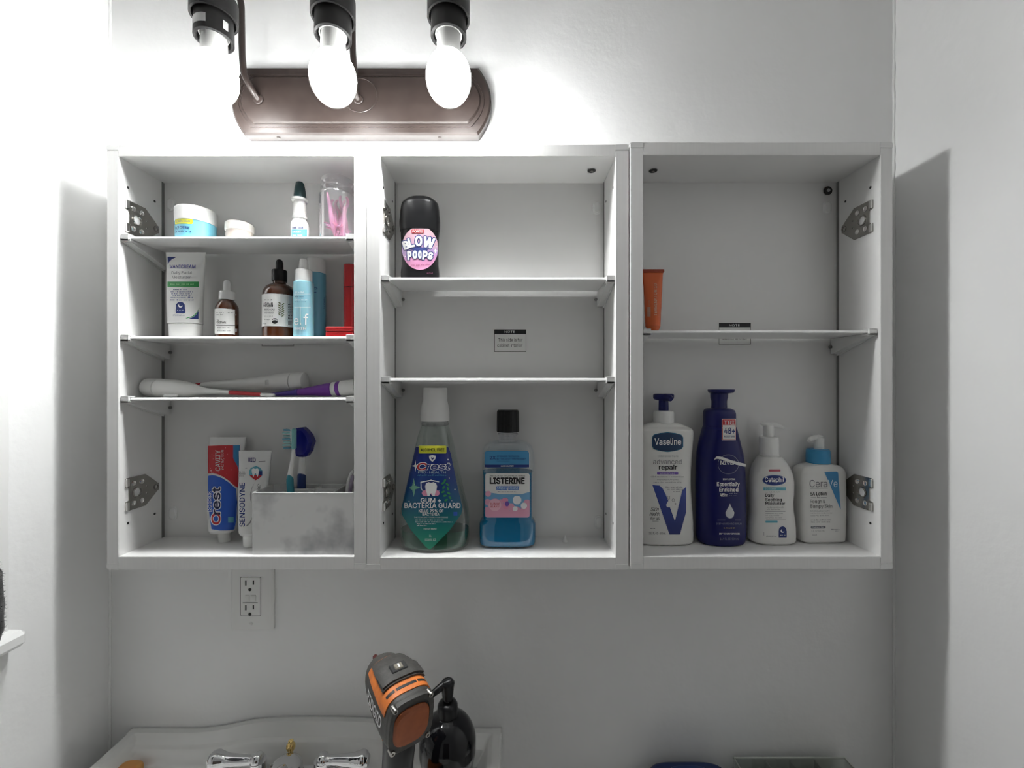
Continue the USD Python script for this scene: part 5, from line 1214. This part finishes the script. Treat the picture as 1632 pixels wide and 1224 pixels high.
# ------------------------------------------------------------------ pedestal sink with arched back ledge
SX0, SX1, SY1, SY0 = -0.6930, -0.0180, 0.7775, 0.2900
SXC = (SX0 + SX1) / 2
RIM, DECK = 0.8795, 0.8490
def back_height(x):
    """Top of the back ledge: flat ends, an S-curve up to a broad arch in the middle."""
    a = np.abs(x - SXC)
    t = np.clip((0.225 - a) / 0.145, 0, 1)
    arch = 0.0155 * t * t * (3 - 2 * t)
    return RIM + arch + 0.006 * np.clip(1 - (a / 0.16) ** 2, 0, 1)
def sink_top(x, y):
    edge = np.minimum(np.minimum(x - SX0, SX1 - x), y - SY0)
    rim = np.interp(edge, [0, 0.004, 0.016, 0.024, 0.045], [RIM - 0.006, RIM - 0.001, RIM, RIM - 0.004, DECK])
    bk = SY1 - y
    bh = back_height(x)
    f = np.interp(bk, [0, 0.004, 0.012, 0.018, 0.027, 0.034, 0.043, 0.049], [0.985, 1.0, 1.0, 0.86, 0.66, 0.60, 0.16, 0.0])
    back = DECK + (bh - DECK) * f
    z = np.maximum(rim, np.where(bk < 0.049, back, 0))
    e = np.sqrt(((x - SXC) / 0.175) ** 2 + ((y - 0.455) / 0.135) ** 2)
    bowl = DECK - 0.135 * np.clip(1 - np.clip(e, 0, 1) ** 3.2, 0, 1)
    return np.where(e < 1, np.minimum(z, bowl), z)
nx, ny = 150, 130
gx = np.unique(np.r_[np.linspace(SX0, SX1, nx), SX0 + np.array([.004, .010, .016, .020, .024, .030, .036, .045]), SX1 - np.array([.004, .010, .016, .020, .024, .030, .036, .045])])
gy = np.unique(np.r_[np.linspace(SY0, SY1, ny), SY1 - np.array([.004, .008, .012, .016, .020, .026, .032, .036, .040, .046, .052, .057, .062])])
X_, Y_ = np.meshgrid(gx, gy, indexing="ij")
Z_ = sink_top(X_, Y_)
top = np.stack([X_, Y_, Z_], -1)
n_, m_ = len(gx), len(gy)
i, j = np.meshgrid(np.arange(n_ - 1), np.arange(m_ - 1), indexing="ij")
a_, b_2, c_, d_ = i * m_ + j, (i + 1) * m_ + j, (i + 1) * m_ + j + 1, i * m_ + j + 1
Ft = np.vstack([np.stack([a_, b_2, c_], -1).reshape(-1, 3), np.stack([a_, c_, d_], -1).reshape(-1, 3)])
loop = [(k, 0) for k in range(n_)] + [(n_ - 1, k) for k in range(1, m_)] + [(k, m_ - 1) for k in range(n_ - 2, -1, -1)] + [(0, k) for k in range(m_ - 2, 0, -1)]
ringt = np.array([top[p] for p in loop])
def inset(k, z):
    r = ringt.copy()
    r[:, 0] = SXC + (r[:, 0] - SXC) * k
    r[:, 1] = SY1 + (r[:, 1] - SY1) * k
    r[:, 2] = z
    return r
skirt = skin(np.array([ringt, np.c_[ringt[:, :2], ringt[:, 2] - 0.03], inset(0.985, 0.82), inset(0.90, 0.76), inset(0.55, 0.66), inset(0.30, 0.64)]), False)
skirt.faces = skirt.faces[:, ::-1]
SK = thing("pedestal_sink", "white porcelain pedestal sink with an arched back ledge below the cabinets", "sink", (SXC, 0.62, 0))
o = (-SXC, -0.62, 0)
basin = cat([tm(top.reshape(-1, 3), Ft), skirt])
basin.merge_vertices()
part("basin", moved(basin, o), PORC, SK, 50)
part("pedestal", moved(Loft([(0, 0.13, 0.11, 2.4, SXC, 0.66), (0.05, 0.115, 0.095, 2.4, SXC, 0.66), (0.4, 0.085, 0.075, 2.3, SXC, 0.66), (0.62, 0.10, 0.085, 2.3, SXC, 0.66), (0.665, 0.11, 0.09, 2.3, SXC, 0.66)]).mesh, o), PORC, SK, 50)
part("drain", moved(cyl(0.022, DECK - 0.1352, DECK - 0.1315, 30, 0.001), (o[0] + SXC, o[1] + 0.455, 0)), CHROME, SK)

# ------------------------------------------------------------------ centerset faucet: base, two lever handles, spout, lift rod
FY = 0.6990
fxL, fxR, fxc = at(411.5, 0, FY)[0], at(513.5, 0, FY)[0], at(453, 0, 0.685)[0]
FA = thing("faucet", "chrome two-handle faucet with brass lift-rod knob on the sink", "faucet", (fxc, FY, DECK))
o = (-fxc, -FY, -DECK)
part("base", moved(prism(LineString([(fxL, FY), (fxR, FY)]).buffer(0.026, 12), 0.012, 0.004), (o[0], o[1], 0.0002)), CHROME, FA, 40)
hz = at(0, 1211.5, FY)[1]
for s, xv in ((-1, fxL), (1, fxR)):
    hd = thing_part = part("valve", moved(solid_lathe([(0.021, 0.012), (0.019, 0.018), (0.0135, 0.024), (0.0125, hz - DECK - 0.012), (0.0125, hz - DECK)], 36), (o[0] + xv, o[1] + FY, 0)), CHROME, FA, 40)
    x_end = at(334 if s < 0 else 588, 0, FY)[0]
    L_ = abs(x_end - xv)
    pr_ = [(0.0, -0.007), (0.006, -0.0065), (0.0092, -0.003), (0.0098, 0.001), (0.0092, 0.005), (0.0068, 0.0085), (0.0070, 0.0105), (0.0062, 0.012), (0.0066, 0.020), (0.0080, L_ - 0.030), (0.0105, L_ - 0.018), (0.0120, L_ - 0.011), (0.0108, L_ - 0.005), (0.0075, L_ - 0.0015), (0.0070, L_), (0.0, L_ + 0.0008)]
    q = np.array(pr_)
    f_ = PchipInterpolator(q[:, 1], q[:, 0])
    tz = np.linspace(q[0, 1], q[-1, 1], 70)
    lv = lathe(np.c_[np.maximum(f_(tz), 0) * 1.22, tz], 32)
    lv = moved(lv, (0, 0, 0), ry=90 * s)
    part("lever", moved(lv, (o[0] + xv, o[1] + FY, hz - DECK)), CHROME, FA, 60)
spz = at(0, 1228, 0.672)[1]
part("spout_hub", moved(solid_lathe([(0.026, 0.0005), (0.0265, 0.012), (0.0255, spz - DECK - 0.012), (0.0225, spz - DECK - 0.005), (0.015, spz - DECK - 0.001), (0.005, spz - DECK)], 44), (o[0] + fxc, o[1] + 0.689, 0)), CHROME, FA, 40)
sp_ = spline([(fxc, 0.680, spz - 0.012), (fxc + 0.002, 0.664, spz - 0.006), (fxc + 0.003, 0.630, spz - 0.004), (fxc + 0.004, 0.590, spz - 0.012), (fxc + 0.004, 0.570, spz - 0.028), (fxc + 0.004, 0.566, spz - 0.040)], 40)
part("spout", moved(tube(sp_, np.linspace(0.0125, 0.0095, 40), 24), o), CHROME, FA, 60)
kx, kz = at(463.5, 1190.5, 0.722)
kx2 = kx
part("lift_rod", moved(cyl(0.0028, 0.002, kz - DECK, 16), (o[0] + kx2, o[1] + 0.722, 0)), BRASS, FA)
part("knob", moved(solid_lathe([(0.0028, -0.009), (0.0048, -0.006), (0.0072, -0.001), (0.0070, 0.004), (0.0045, 0.0075), (0.0035, 0.009), (0.0042, 0.0105), (0.002, 0.0125)], 28), (o[0] + kx2, o[1] + 0.722, kz - DECK)), BRASS, FA, 60, "polished brass knob")

# orange soap bar on the left ledge
SB = thing("soap_bar", "small orange soap bar at the bottom edge, on the sink's left side", "soap", (at(207, 0, 0.715)[0], 0.7155, DECK + 0.0006))
part("bar", Loft([(0, 0.017, 0.011, 2.6), (0.008, 0.0190, 0.0128, 2.6), (0.018, 0.016, 0.0105, 2.6)], 0.003, 0.004).mesh, mat("orange_soap", (0.70, 0.33, 0.10), 0.4, subsurface_weight=0.3, subsurface_scale=0.01), SB, 60)

# ------------------------------------------------------------------ black soap dispenser
DX, DY_ = at(713.5, 0, 0.675)[0], 0.675
DP = thing("soap_dispenser", "glossy black round soap dispenser with a pump, behind the drill on the sink", "dispenser", (DX, DY_, DECK + 0.0006), rotz=0)
Rg = 0.0445
zc_ = at(0, 1186, DY_)[1] - DECK
rg_ = [(0.030, 0), (0.034, 0.003), (0.0405, zc_ - 0.030), (Rg, zc_ - 0.008), (Rg, zc_ + 0.006), (0.0405, zc_ + 0.022), (0.0325, zc_ + 0.035), (0.0215, zc_ + 0.0435), (0.0150, zc_ + 0.0465), (0.0138, zc_ + 0.050)]
q = np.array(rg_)
f_ = PchipInterpolator(q[:, 1], q[:, 0])
tz = np.linspace(0, q[-1, 1], 60)
part("bottle", solid_lathe([tuple(t_) for t_ in np.c_[f_(tz), tz]], 64), BLACKGL, DP, 60)
nx_ = at(704, 0, DY_)[0] - DX
zn = at(0, 1140, DY_)[1] - DECK
part("collar", solid_lathe([(0.0160, zc_ + 0.0465), (0.0164, zc_ + 0.049), (0.0158, zn + 0.016), (0.0135, zn + 0.020), (0.0085, zn + 0.022)], 40), BLACKP, DP, 40)
zt_ = at(0, 1113, DY_)[1] - DECK
part("pump_stem", cyl(0.0042, zn + 0.021, zt_ + 0.002, 20), WPLAS, DP, 40, "white pump stem")
part("pump_head", cat([solid_lathe([(0.0075, zt_ - 0.002), (0.0085, zt_ + 0.004), (0.0100, zt_ + 0.018), (0.0110, zt_ + 0.024), (0.0085, zt_ + 0.0275)], 32)]), BLACKP, DP, 40)
part("nozzle", tube([(0.004, 0.002, zt_ + 0.0235), (-0.008, -0.004, zt_ + 0.0215), (-0.020, -0.012, zt_ + 0.0165), (-0.027, -0.017, zt_ + 0.010)], [0.0065, 0.0060, 0.0050, 0.0042], 18), BLACKP, DP, 50)

# ------------------------------------------------------------------ cordless drill, seen from behind, nose towards the wall
GREY = mat("tool_grey", (0.045, 0.043, 0.040), 0.55, noise=(120.0, (0.065, 0.062, 0.057)), bump=(900.0, 0.0002))
TORA = mat("tool_orange", (0.72, 0.20, 0.035), 0.5, noise=(70.0, (0.55, 0.15, 0.03)))
TRUST = mat("tool_dark_orange", (0.30, 0.072, 0.018), 0.5, noise=(90.0, (0.36, 0.09, 0.022)))
YR, YN = 0.540, 0.6396
xr, zr_ = at(655, 1150, YR)
xn, zn_ = at(597, 1046, YN)
head = math.degrees(math.atan2(-(xn - xr), YN - YR))
AX = zr_ - (DECK + 0.0006)                          # height of the body's axis above its foot
PITCH = 9.0
DR = thing("cordless_drill", "grey and orange cordless drill standing on the sink's right ledge, nose towards the wall", "drill", (xr, YR, DECK + 0.0006), rotz=head)
def along(m): return moved(moved(m, (0, 0, 0), rx=-90 + PITCH), (0, 0, AX))   # local loft z becomes +y (forward); its y becomes -z... up is -y there
secs = [(0.0, 0.0285, 0.0330, 3.4), (0.006, 0.0310, 0.0355, 3.4), (0.026, 0.0325, 0.0365, 3.2), (0.060, 0.0315, 0.0355, 2.9), (0.076, 0.0295, 0.0325, 2.5), (0.090, 0.0270, 0.0285, 2.2), (0.101, 0.0225, 0.0230, 2.1), (0.108, 0.0165, 0.0165, 2.0), (0.111, 0.010, 0.010, 2.0)]
bodyL = Loft(secs, 0.002, 0.0, 64, 60)
part("housing", along(bodyL.mesh), GREY, DR, 40)
def patch(L, z0, z1, a0, a1, off, thick=0.002, shape=None, nz=30, na=30):
    """Raised pad over part of the loft: angles measured from the top (0) to the side, in degrees; follows the housing."""
    zs, an = np.linspace(z0, z1, nz), np.radians(np.linspace(a0, a1, na))
    outr, innr = [], []
    for k, zz in enumerate(zs):
        A, B, e, cx, cy = map(float, L.at(zz))
        sh = 1.0 if shape is None else float(shape((zz - z0) / (z1 - z0)))
        c, s_ = np.sin(an * sh), -np.cos(an * sh)
        x_, y_ = np.sign(c) * np.abs(c) ** (2 / e), np.sign(s_) * np.abs(s_) ** (2 / e)
        fade = off
        outr.append(np.stack([(A + fade) * x_, (B + fade) * y_, np.full(na, zz)], 1))
        innr.append(np.stack([(A + off - thick) * x_, (B + off - thick) * y_, np.full(na, zz)], 1))
    rows = np.array([np.vstack([p_, q_[::-1]]) for p_, q_ in zip(outr, innr)])
    return skin(rows)
part("orange_panel", along(patch(bodyL, 0.010, 0.083, -78, 78, 0.0012, 0.004, lambda t: 1.0 - 0.22 * t)), TORA, DR, 25, "orange upper panel")
pad = part("top_pad", along(patch(bodyL, 0.027, 0.079, -44, 50, 0.0036, 0.006, lambda t: 1.0 - 0.05 * t)), GREY, DR, 25, "grey rubber top pad")
part("pad_step", along(patch(bodyL, 0.029, 0.052, -40, 46, 0.0060, 0.004, lambda t: 0.92 + 0.06 * t)), GREY, pad, 25)
part("speed_switch", along(moved(box(-0.0055, 0.0055, -0.0450, -0.038, 0.041, 0.051, 0.001), (0, 0, 0))), mat("switch_tan", (0.22, 0.20, 0.16), 0.5), pad, False, "speed switch")
part("switch_slot", along(moved(box(-0.011, 0.011, -0.0436, -0.038, 0.039, 0.0535, 0.001), (0, 0, 0))), RUBBER, pad, False)
part("digit", along(moved(box(-0.001, 0.0012, -0.0454, -0.044, 0.0425, 0.0495), (0, 0, 0))), INKW, pad, False)
for a0 in (-44, -14, 16):
    part("vent_slot", along(patch(bodyL, 0.0165, 0.0205, a0, a0 + 26, 0.0015, 0.001, None, 4, 8)), RUBBER, DR, 25)
# rear end: bevelled square frame and rusty orange cap
def sq(a, b, e=3.6, n=60):
    t_ = np.arange(n) * 2 * np.pi / n
    c, s_ = np.cos(t_), np.sin(t_)
    return Polygon(np.c_[a * np.sign(c) * np.abs(c) ** (2 / e), b * np.sign(s_) * np.abs(s_) ** (2 / e)])
def rear(m, d=0.0): return moved(moved(moved(m, (0, d, 0), rx=90), (0, 0, 0), rx=PITCH), (0, 0, AX))    # polygon (x, up) raised towards -y
part("rear_frame", rear(prism(sq(0.0300, 0.0345).difference(sq(0.0245, 0.0275, 3.2)), 0.0065, 0.0), 0.004), GREY, DR, 30)
part("rear_cap", rear(prism(affinity.translate(sq(0.0250, 0.0255, 3.0), 0, -0.0035), 0.0085, 0.003), 0.004), TRUST, DR, 30, "worn orange rear cap")
for sx in (-1, 1):
    for sz in (-1, 1):
        part("housing_screw", rear(moved(solid_lathe([(0.0036, 0.0), (0.0036, 0.0078), (0.0030, 0.0088), (0.0016, 0.0088), (0.0014, 0.0070)], 20), (sx * 0.0238, sz * 0.0290, 0)), 0.004), NICKEL, DR)
part("bit", along(moved(tube([(0, 0, 0.106), (0, 0, 0.119), (0, 0, 0.1275), (0, 0, 0.1295)], [0.0045, 0.0045, 0.0036, 0.0014], 6), (0, 0, 0))), mat("bit_dark_red", (0.10, 0.025, 0.022), 0.4, 0.3), DR, False, "dark red screwdriver bit")
# handle, trigger, battery foot
hl = Loft([(0.0, 0.018, 0.0245, 2.6, 0, 0.052), (0.02, 0.0175, 0.0235, 2.4, 0, 0.050), (AX * 0.5, 0.0180, 0.0230, 2.3, 0, 0.044), (AX - 0.040, 0.0195, 0.0240, 2.3, 0, 0.036), (AX - 0.026, 0.0210, 0.0270, 2.4, 0, 0.036)], 0, 0)
hl_m = moved(hl.mesh, (0, 0, 0))
part("handle", Loft([(0.052, 0.0190, 0.0250, 2.6, 0, 0.050), (0.07, 0.0182, 0.0240, 2.4, 0, 0.048), (AX * 0.6, 0.0185, 0.0235, 2.3, 0, 0.043), (AX - 0.045, 0.0200, 0.0250, 2.3, 0, 0.037), (AX - 0.026, 0.0220, 0.0280, 2.4, 0, 0.037)], 0, 0).mesh, BLACKP, DR, 40)
part("trigger", moved(box(-0.007, 0.007, 0.066, 0.082, AX - 0.075, AX - 0.042, 0.003), (0, 0, 0)), TORA, DR, False)
part("battery", cat([box(-0.034, 0.034, 0.008, 0.100, 0.0, 0.040, 0.006)]), GREY, DR, False)
part("battery_top", box(-0.029, 0.029, 0.012, 0.094, 0.039, 0.055, 0.004), TORA, DR, False)
# brand lettering on the left flank
def flank(u, v, off):                                # u runs backwards from the nose side to the rear, v is height above the axis
    A, B, e, cx, cy = bodyL.at(np.clip(0.072 - u, 0.001, 0.11))
    q = np.clip(np.abs(v) / B, 0, 0.97)
    y_, z_ = 0.072 - u, v
    c, s2 = math.cos(math.radians(PITCH)), math.sin(math.radians(PITCH))
    return np.stack([-(A + off) * (1 - q ** e) ** (1 / e), y_ * c - z_ * s2, AX + y_ * s2 + z_ * c], -1)
tv, tf = text("RIDGID", 0.0, 0.054, -0.010, 0.009, bold=True, slant=0.2)
p_ = flank(tv[:, 0], tv[:, 1], 0.0006)
part("lettering", tm(p_, tf), INKW, DR, False, "pale brand lettering on the flank")

# ------------------------------------------------------------------ bottom right corner: toilet tank lid, clear bin and blue pack on it
TX0, TX1, TY0, TY1, TZ = 0.170, 0.640, 0.585, 0.772, 0.770
TT = thing("toilet_tank", "white toilet tank below the right cabinet, under the clear tray", "toilet tank", ((TX0 + TX1) / 2, (TY0 + TY1) / 2, 0))
o = (-(TX0 + TX1) / 2, -(TY0 + TY1) / 2, 0)
part("tank", moved(box(TX0 + 0.012, TX1 - 0.012, TY0 + 0.012, TY1 - 0.006, 0.0, TZ - 0.03, 0.02), o), PORC, TT, False)
part("lid", moved(box(TX0, TX1, TY0, TY1, TZ - 0.032, TZ, 0.008), o), PORC, TT, False)
bxL, bzT = at(1168, 1205.5, 0.766)
bxR = at(1346, 0, 0.766)[0]
BT = thing("clear_tray", "clear plastic organizer tray with compartments at the bottom edge, below the right cabinet", "tray", ((bxL + bxR) / 2, 0.69, TZ + 0.0006))
bw, bh = bxR - bxL, bzT - TZ - 0.0006
SMOKE = pane("tray_plastic", (0.88, 0.90, 0.88), 0.08, 0.8, 0.12, (0.55, 0.58, 0.55))
o_ = sbox(-bw / 2, -0.085, bw / 2, 0.0755)
part("shell", cat([prism(o_.difference(o_.buffer(-0.0022)), bh), prism(o_.buffer(-0.001), 0.002)]), SMOKE, BT, False)
part("rim", tube([(x_, y_, bh - 0.0012) for x_, y_ in np.array(o_.buffer(-0.0011).exterior.coords)], 0.0018, 8, False), mat("tray_rim", (0.55, 0.57, 0.53), 0.3), BT, 50)
for k_, q_ in enumerate((0.28, 0.50, 0.72)):
    x_ = -bw / 2 + bw * q_
    part("divider", box(x_ - 0.001, x_ + 0.001, -0.0825, 0.073, 0.002, bh - 0.003), SMOKE, BT, False)
tx = [(-0.36, "pale blue folded wipes pack in the clear tray's leftmost compartment", (0.42, 0.50, 0.58)), (-0.11, "dark grey folded pouch in the clear tray's second compartment", (0.24, 0.25, 0.24)),
      (0.11, "near-black folded pouch in the clear tray's third compartment", (0.17, 0.18, 0.16)), (0.36, "beige folded pack in the clear tray's rightmost compartment", (0.52, 0.46, 0.34))]
for q_, lab_, col_ in tx:
    w_ = bw * (0.095 if abs(q_) < 0.2 else 0.125)
    PK = thing("small_pack", lab_, "pack", (BT.GetAttribute("xformOp:translate").Get()[0] + bw * q_, 0.686, TZ + 0.0036))
    part("wrapper", Loft([(0, w_ * 0.92, 0.055, 4), (bh * 0.5, w_ * 0.94, 0.060, 4), (bh - 0.016, w_ * 0.90, 0.058, 4)], 0.003, 0.006).mesh, mat("pack_" + str(len(used)), col_, 0.35), PK, 40)
    part("seal", box(-w_ * 0.8, w_ * 0.8, -0.003, 0.003, bh - 0.0165, bh - 0.008, 0.001), mat("pack_seal_" + str(len(used)), tuple(min(1, q2 * 1.3 + 0.03) for q2 in col_), 0.4), PK, False)
pbx = at(1093, 0, 0.755)[0]
zt_ = at(0, 1217.5, 0.757)[1]
BP = thing("wipes_pack", "deep blue soft pack at the bottom edge, left of the clear tray", "pack", (pbx, 0.731, TZ + 0.0006))
part("wrapper", Loft([(0, 0.058, 0.034, 3.5), ((zt_ - TZ) * 0.5, 0.068, 0.037, 3.4), ((zt_ - TZ) * 0.85, 0.068, 0.036, 3.6), (zt_ - TZ - 0.001, 0.066, 0.034, 3.8)], 0.006, 0.006).mesh, mat("pack_blue", (0.010, 0.030, 0.13), 0.3), BP, 50)
part("lid", Loft([(zt_ - TZ - 0.0012, 0.034, 0.020, 4), (zt_ - TZ + 0.003, 0.033, 0.019, 4)], 0, 0.0015).mesh, mat("pack_lid_blue", (0.015, 0.045, 0.18), 0.3), BP, 50)

# ------------------------------------------------------------------ black fuzzy thing on the window sill, at the left picture edge
cxf, cyf, z0f, z1f = -0.7035, 0.548, 1.1500, 1.385
zz = np.linspace(0, 1, 60)
th = np.arange(48) * 2 * np.pi / 48
prof_f = np.interp(zz, [0, 0.02, 0.10, 0.25, 0.42, 0.47, 0.75, 0.95, 1.0], [0.6, 0.95, 1.05, 1.10, 1.0, 0.88, 0.80, 0.6, 0.15])
T_, Zg = np.meshgrid(th, zz)
Rn = prof_f[:, None] * (1 + 0.22 * (meshkit.fbm(np.stack([3 * np.cos(T_) + 9, 3 * np.sin(T_) + 9, Zg * 9], -1), 5) - 0.5))
rows = np.stack([0.0215 * Rn * np.cos(T_), 0.036 * Rn * np.sin(T_), (z1f - z0f) * Zg], -1)
FZ = thing("fuzzy_cloth", "black fuzzy cloth bundled upright on the window sill at the left picture edge", "cloth", (cxf, cyf, z0f))
FUZ = mat("black_fuzz", (0.006, 0.006, 0.006), 0.95, sheen_weight=0.2)
part("bundle", skin(rows), FUZ, FZ, 60)
fr_ = np.random.default_rng(5)
k_ = fr_.integers(4, 57, 2600); t_ = fr_.integers(0, 48, 2600)
p0 = rows[k_, t_]
d0 = np.stack([np.cos(th[t_]), np.sin(th[t_]), fr_.normal(0, 0.5, 2600)], 1) + fr_.normal(0, 0.3, (2600, 3))
p1_ = p0 + d0 * 0.0026
side_ = np.cross(d0, fr_.normal(0, 1, (2600, 3)))
side_ *= 0.00022 / np.linalg.norm(side_, axis=1, keepdims=True)
V_ = np.stack([p0 - side_, p0 + side_, p1_], 1).reshape(-1, 3)
part("pile", tm(V_, np.arange(len(V_)).reshape(-1, 3)), FUZ, FZ, False, "short black pile", kind="stuff")
